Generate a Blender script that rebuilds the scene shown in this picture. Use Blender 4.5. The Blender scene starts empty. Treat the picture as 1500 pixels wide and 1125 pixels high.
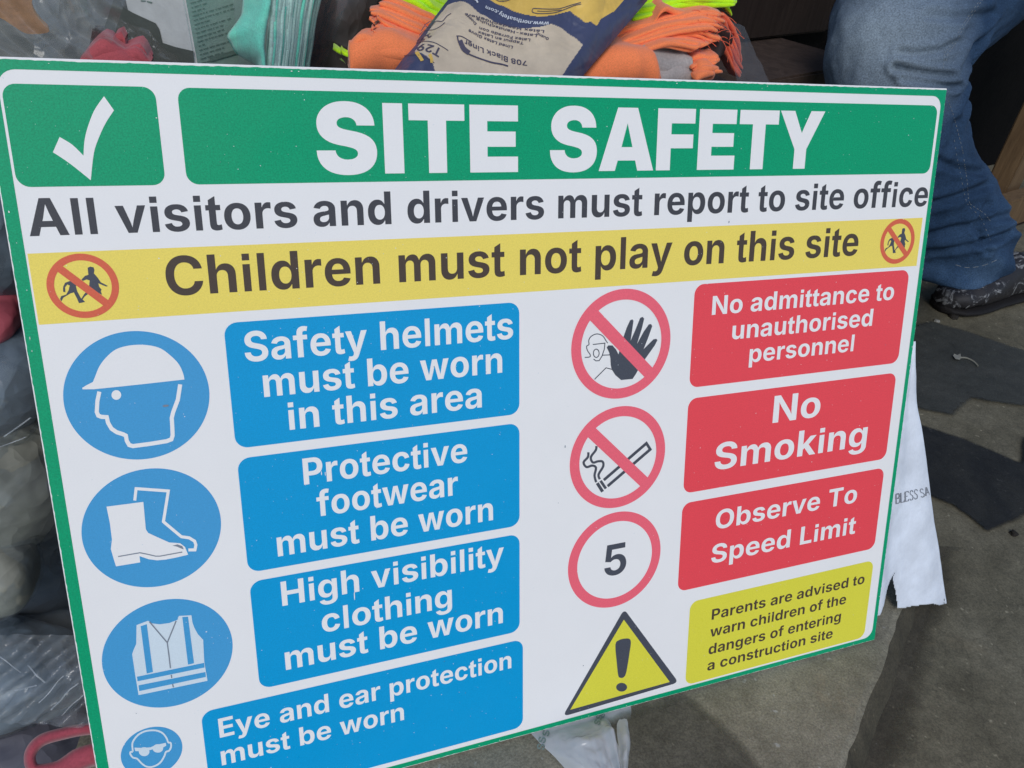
import bpy, bmesh, math, random
from mathutils import Vector, Matrix, noise
from mathutils.geometry import tessellate_polygon, delaunay_2d_cdt
from mathutils.bvhtree import BVHTree
random.seed(7)
S = bpy.context.scene
C = S.collection
R = math.radians

# ------------------------------------------------------------------ camera, sky, sun, exposure
TILT = 20.0                       # the sign leans back this many degrees
LIFT = 0.002
FPX = 1200.0                      # focal length in pixels of the 1500 px wide photograph
CAM = Vector((-0.29134, -0.39870, 0.71991 + LIFT))
RIGHT = Vector((0.930733, -0.344841, 0.121737))
DOWN = Vector((-0.101622, -0.563663, -0.819730))
FWD = Vector((0.351295, 0.750579, -0.559664))
cam = bpy.data.cameras.new('camera')
cam.lens = 36.0 * FPX / 1500.0
cam.sensor_width = 36.0
cam.clip_start = 0.02
cam.clip_end = 200.0
co = bpy.data.objects.new('camera', cam)
C.objects.link(co)
rot = Matrix((RIGHT, -DOWN, -FWD)).transposed().to_4x4()
co.matrix_world = Matrix.Translation(CAM) @ rot
S.camera = co

SUN_EL, SUN_AZ = 42.0, -24.0      # azimuth from -Y (behind the camera) towards -X
world = bpy.data.worlds.new('World')
S.world = world
world.use_nodes = True
wt = world.node_tree
sky = wt.nodes.new('ShaderNodeTexSky')
sky.sky_type = 'NISHITA'
sky.sun_disc = False
sd = Vector((math.sin(R(SUN_AZ)) * math.cos(R(SUN_EL)), -math.cos(R(SUN_AZ)) * math.cos(R(SUN_EL)), math.sin(R(SUN_EL))))
sky.sun_elevation = R(SUN_EL)
sky.sun_rotation = math.atan2(sd.x, sd.y)
sky.air_density = 1.0
sky.dust_density = 0.6
sky.ozone_density = 1.0
bg = wt.nodes['Background']
bg.inputs['Strength'].default_value = 0.11
wt.links.new(sky.outputs['Color'], bg.inputs['Color'])
sl = bpy.data.lights.new('sun', 'SUN')
sl.energy = 1.3
sl.angle = R(26.0)
sl.color = (1.0, 0.985, 0.96)
so = bpy.data.objects.new('sun', sl)
C.objects.link(so)
so.rotation_euler = (-sd).to_track_quat('-Z', 'Y').to_euler()
vs = S.view_settings
vs.view_transform = 'Standard'
vs.look = 'None'
vs.gamma = 1.0
vs.use_curve_mapping = False
vs.exposure = 0.20

# ------------------------------------------------------------------ helpers
def ray(x, y):
    return RIGHT * ((x - 750) / FPX) + DOWN * ((y - 562.5) / FPX) + FWD
def at(x, y, d):                  # a point d metres in front of the lens
    return CAM + ray(x, y) * d
def aty(x, y, Y):                 # the point with world y = Y
    q = ray(x, y)
    return CAM + q * ((Y - CAM.y) / q.y)
def atz(x, y, z):                 # the point with world z = z
    q = ray(x, y)
    return CAM + q * ((z - CAM.z) / q.z)
def lin(c):
    return tuple(((v / 255) / 12.92 if v <= 10 else ((v / 255 + 0.055) / 1.055) ** 2.4) for v in c)
def nz(p, s, seed=0.0):
    return noise.noise(Vector((p[0] * s + seed, p[1] * s - seed * 0.7, p[2] * s + seed * 1.3)))
def fbm(p, s, o=4, seed=0.0):
    return noise.fractal(Vector((p[0] * s + seed, p[1] * s + seed, p[2] * s - seed)), 0.9, 2.1, o)
def obj(name, bm, mats, parent=None, smooth=False, loc=None):
    me = bpy.data.meshes.new(name)
    bm.to_mesh(me)
    bm.free()
    for m in (mats if isinstance(mats, (list, tuple)) else [mats]):
        me.materials.append(m)
    if smooth:
        for p in me.polygons:
            p.use_smooth = True
    o = bpy.data.objects.new(name, me)
    C.objects.link(o)
    if parent is not None:
        o.parent = parent
    if loc is not None:
        o.location = loc
    return o
def tag(o, label=None, cat=None, group=None, kind=None):
    if label: o['label'] = label
    if cat: o['category'] = cat
    if group: o['group'] = group
    if kind: o['kind'] = kind
    return o
def empty(name, loc=(0, 0, 0), rot=(0, 0, 0)):
    o = bpy.data.objects.new(name, None)
    o.empty_display_size = 0.05
    C.objects.link(o)
    o.location = loc
    o.rotation_euler = rot
    return o
def poly(bm, loops, z, fn=None, mi=0):
    """fill a polygon with holes; loops in mm of the sign face (or any 2D), z in mm"""
    lp = [[Vector((x, y, 0)) for x, y in l] for l in loops]
    flat = [v for l in lp for v in l]
    tris = tessellate_polygon(lp)
    f = fn or (lambda x, y: Vector((x / 1000, y / 1000, z / 1000)))
    vs_ = [bm.verts.new(f(v.x, v.y)) for v in flat]
    for a, b, c in tris:
        A, B, D = flat[a], flat[b], flat[c]
        cr = (B.x - A.x) * (D.y - A.y) - (B.y - A.y) * (D.x - A.x)
        if abs(cr) < 1e-9:
            continue
        try:
            fc = bm.faces.new((vs_[a], vs_[b], vs_[c]) if cr > 0 else (vs_[a], vs_[c], vs_[b]))
            fc.material_index = mi
        except ValueError:
            pass
def area(l):
    return sum(l[i - 1][0] * l[i][1] - l[i][0] * l[i - 1][1] for i in range(len(l))) / 2
def inside(p, l):
    c = False
    for i in range(len(l)):
        (x1, y1), (x2, y2) = l[i - 1], l[i]
        if (y1 > p[1]) != (y2 > p[1]) and p[0] < (x2 - x1) * (p[1] - y1) / (y2 - y1) + x1:
            c = not c
    return c
def rrect(x0, y0, x1, y1, r, n=7):
    out = []
    for cx, cy, a in ((x1 - r, y1 - r, 0), (x0 + r, y1 - r, 90), (x0 + r, y0 + r, 180), (x1 - r, y0 + r, 270)):
        for k in range(n + 1):
            t = R(a + 90 * k / n)
            out.append((cx + r * math.cos(t), cy + r * math.sin(t)))
    return out
def circ(cx, cy, r, n=72, ry=None):
    return [(cx + r * math.cos(2 * math.pi * k / n), cy + (ry or r) * math.sin(2 * math.pi * k / n)) for k in range(n)]
def smoothp(l, closed=True, n=4):
    """Catmull-Rom through the points"""
    out = []
    m = len(l)
    for i in range(m if closed else m - 1):
        p0 = l[(i - 1) % m] if closed or i > 0 else l[i]
        p1, p2 = l[i], l[(i + 1) % m]
        p3 = l[(i + 2) % m] if closed or i + 2 < m else l[i + 1]
        for k in range(n):
            t = k / n
            out.append(tuple(0.5 * ((2 * b) + (c - a) * t + (2 * a - 5 * b + 4 * c - d) * t * t + (3 * b - a - 3 * c + d) * t ** 3)
                             for a, b, c, d in zip(p0, p1, p2, p3)))
    if not closed:
        out.append(tuple(l[-1]))
    return out
def stroke(l, w):
    """outline polygon of a polyline of width w with mitred joints"""
    L, Rr = [], []
    for i, p in enumerate(l):
        a = l[i - 1] if i else None
        b = l[i + 1] if i + 1 < len(l) else None
        def un(u, v):
            d = math.hypot(v[0] - u[0], v[1] - u[1]) or 1e-9
            return ((v[0] - u[0]) / d, (v[1] - u[1]) / d)
        if a is None: t1 = t2 = un(p, b)
        elif b is None: t1 = t2 = un(a, p)
        else: t1, t2 = un(a, p), un(p, b)
        n1, n2 = (-t1[1], t1[0]), (-t2[1], t2[0])
        mx, my = n1[0] + n2[0], n1[1] + n2[1]
        q = max(0.35, (mx * mx + my * my) / 2)
        mx, my = mx / q, my / q
        L.append((p[0] + mx * w / 2, p[1] + my * w / 2))
        Rr.append((p[0] - mx * w / 2, p[1] - my * w / 2))
    return L + Rr[::-1]

# ------------------------------------------------------------------ materials
def mat(name):
    m = bpy.data.materials.new(name)
    m.use_nodes = True
    nt = m.node_tree
    return m, nt, nt.nodes['Principled BSDF']
def node(nt, t, **kw):
    n = nt.nodes.new(t)
    for k, v in kw.items():
        if k in n.inputs: n.inputs[k].default_value = v
        else: setattr(n, k, v)
    return n
def tex(nt, scale, detail=4.0, rough=0.6, vec=None, coord='Object', dist=0.0):
    n = node(nt, 'ShaderNodeTexNoise', Scale=scale, Detail=detail, Roughness=rough, Distortion=dist)
    if vec is None:
        tc = node(nt, 'ShaderNodeTexCoord')
        vec = tc.outputs[coord]
    nt.links.new(vec, n.inputs['Vector'])
    return n
def ramp(nt, src, stops):
    r = nt.nodes.new('ShaderNodeValToRGB')
    e = r.color_ramp.elements
    while len(e) < len(stops): e.new(0.5)
    for i, (p, c) in enumerate(stops):
        e[i].position = p
        e[i].color = (*c, 1) if len(c) == 3 else c
    nt.links.new(src, r.inputs['Fac'])
    return r
def mixc(nt, fac, a, b, blend='MIX'):
    n = nt.nodes.new('ShaderNodeMix')
    n.data_type = 'RGBA'
    n.blend_type = blend
    for sock, v in ((n.inputs[0], fac), (n.inputs[6], a), (n.inputs[7], b)):
        if hasattr(v, 'links'): nt.links.new(v, sock)
        elif isinstance(v, (int, float)): sock.default_value = v
        else: sock.default_value = (*v, 1)
    return n.outputs[2]
def bump(nt, bs, src, strength, dist=0.001):
    b = node(nt, 'ShaderNodeBump', Strength=strength, Distance=dist)
    nt.links.new(src, b.inputs['Height'])
    nt.links.new(b.outputs['Normal'], bs.inputs['Normal'])
    return b
WL = lin((219, 221, 231))
def target(c, k=0.80):            # base colour from the colour the print shows in flat light
    l = lin(c)
    w = sum(WL) / 3
    return tuple(min(0.9, v * k / w) for v in l)
def print_mat(name, base, grain=0.06, rough=0.34, spec=0.26):
    """ink on a matt laminated sheet: fine printer grain, a few pale worn specks"""
    m, nt, bs = mat(name)
    n1 = tex(nt, 900, 2, 0.7)
    g = ramp(nt, n1.outputs['Fac'], [(0.35, (1 - grain,) * 3), (0.65, (1 + grain,) * 3)])
    c = mixc(nt, 1.0, base, g.outputs['Color'], 'MULTIPLY')
    n2 = tex(nt, 14, 5, 0.65)
    g2 = ramp(nt, n2.outputs['Fac'], [(0.3, (0.985,) * 3), (0.7, (1.012,) * 3)])
    c = mixc(nt, 1.0, c, g2.outputs['Color'], 'MULTIPLY')
    n3 = tex(nt, 520, 1, 0.5)
    sp = ramp(nt, n3.outputs['Fac'], [(0.775, (0, 0, 0)), (0.80, (1, 1, 1))])
    c = mixc(nt, sp.outputs['Color'], c, (0.72, 0.74, 0.76))
    nt.links.new(c, bs.inputs['Base Color'])
    n5 = tex(nt, 5.5, 7, 0.72, dist=1.2)                     # wiped and scuffed patches change the sheen
    rr = ramp(nt, n5.outputs['Fac'], [(0.32, (rough - 0.09,) * 3), (0.68, (rough + 0.16,) * 3)])
    nt.links.new(rr.outputs['Color'], bs.inputs['Roughness'])
    bs.inputs['Specular IOR Level'].default_value = spec
    n4 = tex(nt, 700, 3, 0.6)
    bump(nt, bs, n4.outputs['Fac'], 0.10, 0.0004)
    return m
P = {
    'white': print_mat('white_print', (0.865, 0.84, 0.825), 0.012),
    'green': print_mat('green_print', (0.0, 0.335, 0.150), 0.16),
    'blue': print_mat('blue_print', (0.0, 0.325, 0.655), 0.07),
    'pale_blue': print_mat('pale_blue_print', (0.062, 0.335, 0.635), 0.05),
    'red': print_mat('red_print', (0.86, 0.072, 0.092), 0.06),
    'pink': print_mat('rose_red_print', (0.90, 0.140, 0.190), 0.05),
    'orange_red': print_mat('orange_red_print', (0.72, 0.135, 0.070), 0.05),
    'yellow': print_mat('yellow_print', (0.90, 0.71, 0.135), 0.05),
    'acid': print_mat('lemon_yellow_print', (0.76, 0.70, 0.062), 0.05),
    'black': print_mat('black_print', (0.062, 0.061, 0.070), 0.08),
    'brown': print_mat('brown_black_print', (0.078, 0.054, 0.040), 0.08),
    'slate': print_mat('slate_print', (0.072, 0.078, 0.100), 0.08),
    'grey_line': print_mat('grey_line_print', (0.22, 0.25, 0.30), 0.05),
    'frost': print_mat('frost_print', (0.66, 0.75, 0.81), 0.03),
}

GLYPHS = {
'BOLD': [
'- 646|488,358,488,241,157,241,157,358',
'. 269|135,-9,118,-8,102,-3,88,4,75,15,64,28,57,42,52,58,51,75,52,92,57,107,64,121,75,134,88,145,102,152,118,157,135,158,152,157,168,152,182,145,195,134,206,121,214,107,218,92,220,75,218,58,214,42,206,28,195,15,182,4,168,-3,152,-8',
'0 646|323,-10,279,-7,239,1,202,15,169,34,140,59,115,88,94,123,76,162,63,206,53,254,47,306,45,363,47,420,53,473,63,521,77,565,94,604,116,639,141,668,170,693,203,712,239,726,279,735,323,737,367,735,407,726,444,712,477,693,506,668,531,638,553,604,570,565,584,521,593,473,599,420,601,363,599,306,593,254,584,206,570,162,553,123,531,88,506,59,477,34,444,15,408,1,367,-7|323,114,344,116,363,121,381,129,396,141,410,157,421,176,431,198,439,224,450,287,454,363,450,440,439,503,431,529,421,552,410,571,396,587,381,599,363,607,344,613,323,614,302,613,283,607,266,599,250,587,237,571,225,552,215,529,207,503,196,440,192,363,196,287,207,224,215,198,225,176,237,157,250,141,266,129,283,121,302,116',
'1 646|87,0,87,121,578,121,578,0|427,728,427,0,278,0,278,596,273,596,106,478,106,615,267,728',
'2 646|69,0,69,107,371,394,403,433,418,459,427,485,430,513,426,543,415,569,398,590,375,605,348,615,317,618,285,615,258,604,236,588,219,565,208,537,205,504,63,504,65,539,71,571,81,600,95,628,113,652,134,674,158,693,185,709,215,721,247,730,281,736,318,737,355,736,390,730,423,722,453,710,480,695,504,677,525,657,542,634,556,609,566,582,572,553,574,523,570,482,558,442,536,400,502,354,453,300,276,128,276,122,584,122,584,0',
'5 646|317,-10,280,-8,246,-3,214,6,184,18,156,33,131,50,110,71,91,94,76,119,65,145,58,174,56,204,201,204,206,178,218,154,236,135,260,120,287,111,317,108,351,113,381,125,406,144,425,171,437,202,441,238,437,275,425,307,406,333,380,354,349,366,314,370,282,367,251,357,225,342,205,322,71,346,106,728,546,728,546,605,229,605,210,420,214,420,225,433,254,455,292,471,335,480,382,480,427,471,469,454,505,429,536,397,560,359,576,315,585,267,586,242,584,206,578,173,567,141,552,112,533,85,511,61,486,40,457,23,426,8,392,-2,356,-8',
'7 646|119,0,422,600,422,605,69,605,69,728,577,728,577,602,274,0',
'8 646|323,-10,283,-8,246,-3,211,5,178,17,148,32,122,49,99,68,79,90,64,114,52,140,46,167,43,195,45,218,49,239,55,260,64,279,75,297,88,314,103,329,120,343,139,355,158,364,178,371,200,376,200,380,172,388,147,401,125,417,106,438,90,461,79,486,72,513,70,542,72,569,78,595,88,620,102,642,120,663,141,682,165,698,192,712,222,723,254,731,287,736,323,737,358,736,392,731,423,723,453,712,480,698,504,682,525,663,543,642,557,619,568,595,574,569,576,542,574,513,567,486,555,461,539,437,520,417,498,401,473,388,446,380,446,376,467,371,488,364,507,355,542,329,557,314,582,279,591,260,597,239,601,218,603,195,600,167,594,140,582,114,567,90,547,68,524,49,497,32,467,17,435,5,400,-3,362,-8|341,101,374,108,401,122,423,140,438,164,446,192,446,223,438,251,422,276,400,295,372,309,340,316,305,316,273,309,245,295,223,276,207,251,199,223,199,192,207,164,222,140,244,122,272,108,305,101|338,428,365,434,389,446,408,464,422,486,429,512,429,540,422,566,409,587,390,604,366,617,338,623,307,623,279,617,255,604,236,587,223,566,216,540,216,512,223,486,237,464,256,446,280,434,308,428',
'9 646|321,737,356,735,390,730,422,721,453,708,481,692,507,672,529,650,549,624,564,595,575,563,582,529,584,492,583,463,579,434,572,406,562,377,533,317,491,249,322,0,172,0,400,335,441,335,428,317,397,293,356,275,323,267,287,265,255,266,224,271,196,280,169,292,145,307,124,325,106,345,90,369,78,396,69,425,63,456,62,490,64,526,70,559,81,591,95,620,114,646,135,669,160,689,188,706,218,720,250,730,285,735|305,619,274,611,247,595,225,572,210,544,202,511,202,475,210,443,225,414,247,392,274,376,305,368,339,368,370,376,397,392,418,414,433,442,441,475,441,511,433,544,418,572,397,595,370,611,339,619',
'A 747|24,0,273,728,468,728,723,0,557,0,419,422,352,676,385,676,301,351,188,0|179,169,179,286,567,286,567,169',
'B 662|66,0,66,728,355,728,393,726,428,722,460,714,488,703,513,690,535,675,553,657,568,637,580,615,588,592,593,567,595,541,590,500,585,482,568,450,545,424,516,404,482,389,464,384,464,377,484,375,504,370,523,363,541,354,559,342,574,328,588,312,600,293,610,273,617,251,622,226,623,200,621,173,616,146,607,121,595,98,579,76,560,57,537,40,511,26,482,15,449,7,413,2,373,0|215,123,344,123,374,124,400,129,422,137,439,148,453,162,462,177,468,195,470,215,466,244,455,269,437,290,412,307,383,317,347,320,215,320|215,422,348,423,377,428,402,440,422,456,436,477,443,502,444,517,442,536,437,553,428,568,416,581,400,592,382,600,360,604,335,606,215,606',
'C 740|384,-10,337,-7,292,1,250,15,211,34,174,59,142,88,114,122,90,162,71,206,57,254,49,306,46,363,49,421,57,473,71,522,90,566,115,605,143,639,175,669,211,693,251,713,293,726,337,735,384,737,444,733,499,720,525,710,550,699,573,685,594,669,614,652,632,633,648,611,662,588,674,563,684,537,692,509,697,479,546,479,539,507,527,532,512,554,492,572,470,586,431,600,387,605,359,603,334,598,310,589,287,577,267,561,249,542,234,520,221,494,210,466,203,435,199,400,197,363,199,326,203,291,211,259,221,231,234,206,250,184,268,165,288,150,310,138,334,129,359,124,402,123,444,131,481,148,502,165,520,184,534,208,543,234,547,249,697,249,687,199,667,152,639,108,603,69,582,52,559,36,534,23,508,11,479,2,449,-4,417,-8',
'D 722|322,0,133,0,133,128,315,128,348,130,379,135,407,142,432,153,455,167,474,185,490,206,504,230,514,258,522,290,526,325,528,364,526,403,522,438,514,470,504,497,490,522,474,543,455,560,432,574,407,585,380,593,349,598,315,599,130,599,130,728,324,728,377,725,426,717,471,703,513,684,550,660,582,631,610,597,634,559,652,516,666,470,674,419,676,364,674,309,666,259,652,212,634,169,610,131,582,97,549,68,512,44,470,25,425,11,375,3|215,728,215,0,66,0,66,728',
'E 607|66,0,66,728,553,728,553,604,215,604,215,428,527,428,527,307,215,307,215,124,554,124,554,0',
'F 587|66,0,66,728,544,728,544,604,215,604,215,401,512,401,512,279,215,279,215,0',
'G 751|388,-10,339,-7,292,2,249,16,209,36,173,61,141,90,113,125,89,164,70,208,57,256,49,307,46,363,49,420,57,472,71,521,91,565,115,604,144,639,176,668,212,693,252,712,294,726,338,735,385,737,444,733,472,727,525,710,572,684,613,652,631,633,647,613,661,591,673,569,683,544,690,519,695,493,543,493,528,529,506,559,478,582,443,597,402,604,360,603,334,598,311,589,288,577,268,561,250,543,234,521,221,495,211,467,203,436,199,401,197,364,199,327,203,293,210,262,221,233,234,208,249,186,267,167,288,151,310,139,335,130,361,124,389,123,415,124,438,127,460,133,480,142,497,152,513,165,526,179,537,196,546,214,552,234,556,256,557,279,589,274,400,274,400,388,702,388,702,297,700,251,692,208,679,169,662,133,640,100,614,72,584,48,550,27,514,11,474,-1,433,-7',
'H 747|66,0,66,728,215,728,215,434,532,434,532,728,681,728,681,0,532,0,532,310,215,310,215,0',
'L 565|66,0,66,728,215,728,215,124,529,124,529,0',
'N 762|66,0,66,728,232,728,507,281,563,158,572,133,557,133,544,378,544,728,696,728,696,0,530,0,268,425,187,587,206,587,218,334,218,0',
'O 770|385,-10,338,-7,294,1,252,15,212,34,176,59,143,88,115,122,90,162,71,206,57,254,49,306,46,363,49,421,57,473,71,522,90,566,115,605,143,639,176,669,212,693,252,713,294,726,338,735,385,737,432,735,477,726,519,713,559,693,595,669,627,639,656,605,680,566,699,522,713,473,722,421,725,363,722,306,713,254,699,205,680,161,656,122,627,88,595,58,559,34,519,15,477,1,432,-7|385,123,413,124,438,129,462,138,484,150,504,166,522,184,537,206,550,232,560,260,567,292,572,326,573,363,572,401,567,436,560,467,550,496,537,521,522,543,504,562,484,577,462,589,438,598,413,603,385,605,358,603,333,598,309,589,287,577,267,562,249,543,234,521,221,495,210,467,203,435,199,401,197,363,199,326,203,292,210,260,221,232,234,207,249,185,267,166,287,150,309,138,333,130,358,124',
'P 648|66,0,66,728,350,728,389,726,426,720,460,710,491,696,518,679,542,659,562,635,579,609,593,580,602,550,608,517,610,482,608,447,602,414,592,383,579,355,562,329,541,306,517,286,489,269,458,255,424,245,386,240,346,238,164,238,164,358,344,359,382,367,398,374,423,393,433,404,448,432,455,464,455,500,448,532,433,559,423,571,397,589,382,596,344,604,215,605,215,0',
'S 655|333,-11,290,-9,251,-4,214,5,181,16,150,31,123,50,100,71,80,96,64,124,52,155,45,189,41,226,186,226,193,192,200,177,219,153,244,134,276,122,312,116,350,116,385,122,415,133,438,149,454,170,462,195,462,220,455,241,440,258,419,272,375,290,214,333,176,349,142,368,113,391,90,417,74,447,64,480,61,518,63,550,70,580,81,608,96,633,116,657,139,677,164,695,194,710,226,722,260,730,296,736,335,737,374,736,410,730,444,722,475,710,504,695,529,677,551,656,569,633,584,608,594,580,601,551,604,520,460,520,456,541,448,559,437,575,422,588,404,599,383,606,360,611,315,611,283,606,256,595,235,580,221,561,214,539,215,515,223,493,239,475,260,460,315,440,440,408,481,392,518,372,551,349,577,321,597,288,609,250,613,207,611,175,605,145,595,118,580,92,562,69,539,49,513,31,484,16,451,4,415,-4,375,-9',
'T 668|37,604,37,728,631,728,631,604,409,604,409,0,259,0,259,604',
'a 581|190,-9,166,-6,143,0,122,8,102,18,85,31,70,45,57,62,47,82,39,103,35,127,33,153,38,195,43,213,59,244,82,268,111,287,144,301,200,315,329,332,350,338,364,348,371,361,371,383,366,403,356,419,342,431,323,440,299,444,260,442,227,431,203,413,187,390,183,381,49,404,57,427,68,448,80,467,96,484,113,500,132,514,154,525,177,535,202,543,229,548,286,553,330,550,372,542,411,529,446,510,476,484,499,452,507,434,513,414,517,391,518,0,379,0,379,76,374,76,359,52,339,31,315,14,286,0,253,-8,235,-10|273,93,303,100,329,113,350,132,364,155,372,181,373,254,227,221,199,207,185,194,177,177,174,157,176,137,184,121,197,109,223,96,245,93',
'b 630|368,-9,327,-5,293,6,265,23,243,43,219,76,214,87,206,87,206,0,62,0,62,728,209,728,209,454,214,454,233,487,252,510,277,529,308,544,347,552,369,553,399,551,427,545,454,535,480,521,504,504,525,482,544,457,560,428,574,395,583,358,589,317,591,272,589,228,583,188,574,152,561,118,545,89,527,63,505,41,482,23,456,9,428,-1,399,-7|323,108,342,110,358,114,374,120,388,129,400,141,410,154,427,187,437,227,440,272,437,318,427,357,411,390,400,403,388,415,374,424,359,430,342,434,323,435,305,434,288,430,273,424,259,415,247,404,236,391,219,359,209,319,206,272,209,226,219,186,236,154,247,140,260,129,273,120,289,113,305,110',
'c 588|306,-11,267,-8,230,-2,196,9,164,25,136,44,111,67,90,93,72,123,58,156,48,192,42,230,40,271,42,312,48,350,58,386,72,419,90,449,111,475,136,498,164,517,196,533,230,544,267,551,306,553,353,550,396,540,435,525,469,504,498,478,521,447,538,411,549,371,413,346,399,384,377,413,355,428,328,436,308,437,289,436,272,432,256,426,242,416,230,405,219,391,202,358,192,318,189,271,192,225,202,185,219,151,230,138,242,126,256,117,272,110,289,106,328,106,355,115,378,130,396,152,412,189,414,200,550,175,539,134,522,97,499,66,470,39,436,18,397,2,354,-7',
'd 630|262,-9,231,-7,202,-1,175,9,149,23,125,41,104,63,85,89,69,118,56,152,47,188,42,228,40,272,42,317,47,358,57,395,70,428,86,457,105,482,127,504,151,521,176,535,203,545,232,551,261,553,304,549,322,544,353,529,378,510,405,476,417,454,421,454,421,728,568,728,568,0,424,0,424,87,417,87,396,54,377,33,352,14,321,-1,284,-8|307,108,325,110,342,113,357,120,371,129,383,140,394,154,411,186,421,226,425,272,421,319,411,359,394,391,383,404,371,415,357,424,342,430,325,434,307,435,289,434,272,430,256,424,243,415,230,403,220,390,203,357,193,318,190,272,193,227,203,187,220,154,231,141,243,129,257,120,272,114,289,110',
'e 596|309,-11,269,-9,231,-2,197,9,165,24,137,42,112,65,90,91,72,121,58,154,48,190,42,228,40,270,42,311,48,349,58,385,72,418,90,448,111,475,135,498,163,517,194,533,227,544,263,551,302,553,354,548,402,536,424,526,445,514,465,500,483,484,500,466,515,446,527,423,538,398,547,371,553,341,557,310,558,235,100,235,100,327,487,327,418,302,415,342,405,376,389,404,367,425,353,433,338,438,303,442,268,438,252,433,239,425,215,404,198,377,188,345,184,309,185,221,193,181,200,164,209,149,219,136,231,125,245,116,276,104,312,100,347,104,378,116,401,136,417,164,550,139,542,117,532,97,519,78,504,60,486,44,467,30,446,18,422,8,396,0,369,-6,340,-9',
'f 398|366,546,366,434,10,434,10,546|106,0,106,588,108,616,112,641,119,664,129,685,142,703,157,718,174,732,193,742,213,751,235,757,258,761,316,760,388,747,362,636,313,644,285,640,274,635,266,628,255,609,252,583,252,0',
'g 632|305,-216,241,-212,213,-206,186,-199,162,-189,140,-178,121,-165,104,-151,89,-135,77,-119,67,-101,60,-82,186,-47,207,-77,224,-90,245,-100,272,-107,304,-109,331,-108,354,-103,375,-95,392,-84,406,-69,416,-51,423,-29,425,-4,425,97,413,97,393,65,375,45,350,28,320,15,283,9,262,8,232,10,203,15,176,24,150,37,126,53,105,73,86,97,70,125,57,156,47,191,42,231,40,274,42,318,47,359,57,395,70,428,87,457,106,482,127,504,151,521,177,535,204,545,232,551,262,553,304,549,323,544,354,529,379,510,407,476,419,454,425,454,425,546,569,546,569,5,567,-31,561,-63,550,-92,535,-118,517,-141,495,-161,470,-178,442,-192,411,-202,378,-210,342,-214|326,120,342,124,358,129,371,138,384,148,394,160,411,191,422,229,425,275,422,320,411,359,395,391,384,404,372,415,358,424,342,430,326,434,308,435,289,434,272,430,257,424,243,415,231,403,220,390,203,358,193,319,190,275,193,230,203,192,220,161,231,149,243,138,257,130,272,124,289,120',
'h 623|209,0,62,0,62,728,206,728,206,410,194,410,206,442,221,470,239,495,259,515,283,532,310,543,339,550,372,553,400,551,425,547,449,539,471,528,491,514,509,498,524,479,537,457,547,433,554,407,559,378,560,347,560,0,414,0,414,322,412,346,407,367,399,386,387,401,373,414,356,423,337,429,315,430,286,427,260,417,239,400,222,378,212,350,210,334',
'i 271|62,0,62,546,209,546,209,0|136,617,120,618,105,623,91,629,79,639,69,651,61,663,57,677,55,692,57,707,61,721,69,734,79,746,91,755,105,762,120,766,136,768,152,766,166,762,180,755,192,746,203,734,210,721,215,707,216,692,215,677,210,663,203,651,192,639,180,629,166,623,152,618',
'k 580|195,160,195,336,217,336,396,546,565,546,329,272,295,272|62,0,62,728,209,728,209,0|403,0,239,239,337,343,576,0',
'l 309|186,-1,152,6,124,17,102,33,85,53,72,78,65,108,62,142,62,728,209,728,209,150,214,131,223,119,239,113,279,115,302,8,249,-2',
'm 912|62,0,62,546,198,546,206,410,195,410,210,456,220,475,245,507,274,530,307,546,342,553,360,554,388,552,413,545,435,533,455,517,472,495,486,469,498,438,508,401,491,401,498,426,507,449,518,470,531,488,546,504,561,517,578,529,616,545,655,553,700,553,723,549,745,542,765,532,784,520,800,506,815,489,827,469,837,447,844,423,849,397,850,368,850,0,704,0,704,340,702,362,697,381,689,396,679,409,665,419,651,426,634,430,604,431,580,425,559,413,544,396,533,375,528,350,527,0,385,0,385,344,384,363,379,380,372,395,362,408,349,418,334,426,318,430,288,431,265,425,244,413,227,396,216,374,210,346,209,0',
'n 622|209,0,62,0,62,546,201,546,203,410,194,410,206,442,221,470,239,495,259,515,283,532,310,543,339,550,372,553,400,551,425,547,449,539,471,528,491,514,509,498,524,479,537,457,547,433,554,407,559,378,560,347,560,0,414,0,414,322,412,346,407,367,399,386,387,401,373,414,356,423,337,429,315,430,286,427,260,417,239,400,222,378,212,350,210,334',
'o 613|307,-11,267,-8,230,-2,196,9,165,25,136,44,111,67,90,93,72,123,58,156,48,192,42,230,40,271,42,312,48,350,58,386,72,419,90,449,111,475,136,498,165,517,196,533,230,544,267,551,307,553,346,551,383,544,418,533,449,517,477,498,502,475,523,449,541,419,555,386,566,350,572,312,574,271,572,230,566,192,555,156,541,123,523,93,502,67,477,44,449,25,418,9,383,-2,346,-8|307,105,325,106,343,110,358,117,372,126,384,138,395,152,411,186,421,226,425,271,421,317,411,357,395,390,384,404,372,416,358,425,343,432,325,436,307,437,288,436,271,432,255,425,241,416,229,404,218,390,202,357,192,317,189,271,192,226,202,186,218,152,229,138,241,126,255,117,271,110,288,106',
'p 630|62,-204,62,546,206,546,206,454,214,454,233,487,252,510,277,529,308,544,347,552,369,553,399,551,427,545,454,535,480,521,504,504,525,482,544,457,560,428,574,395,583,358,589,317,591,272,589,228,583,188,574,152,561,118,545,89,527,63,505,41,482,23,456,9,428,-1,399,-7,368,-9,327,-5,293,6,265,23,243,43,219,76,214,87,209,87,209,-204|323,108,342,110,358,114,374,120,388,129,400,141,410,154,427,187,437,227,440,272,437,318,427,357,411,390,400,403,388,415,374,424,359,430,342,434,323,435,305,434,288,430,273,424,259,415,247,404,236,391,219,359,209,319,206,272,209,226,219,186,236,154,247,140,260,129,273,120,289,113,305,110',
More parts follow.
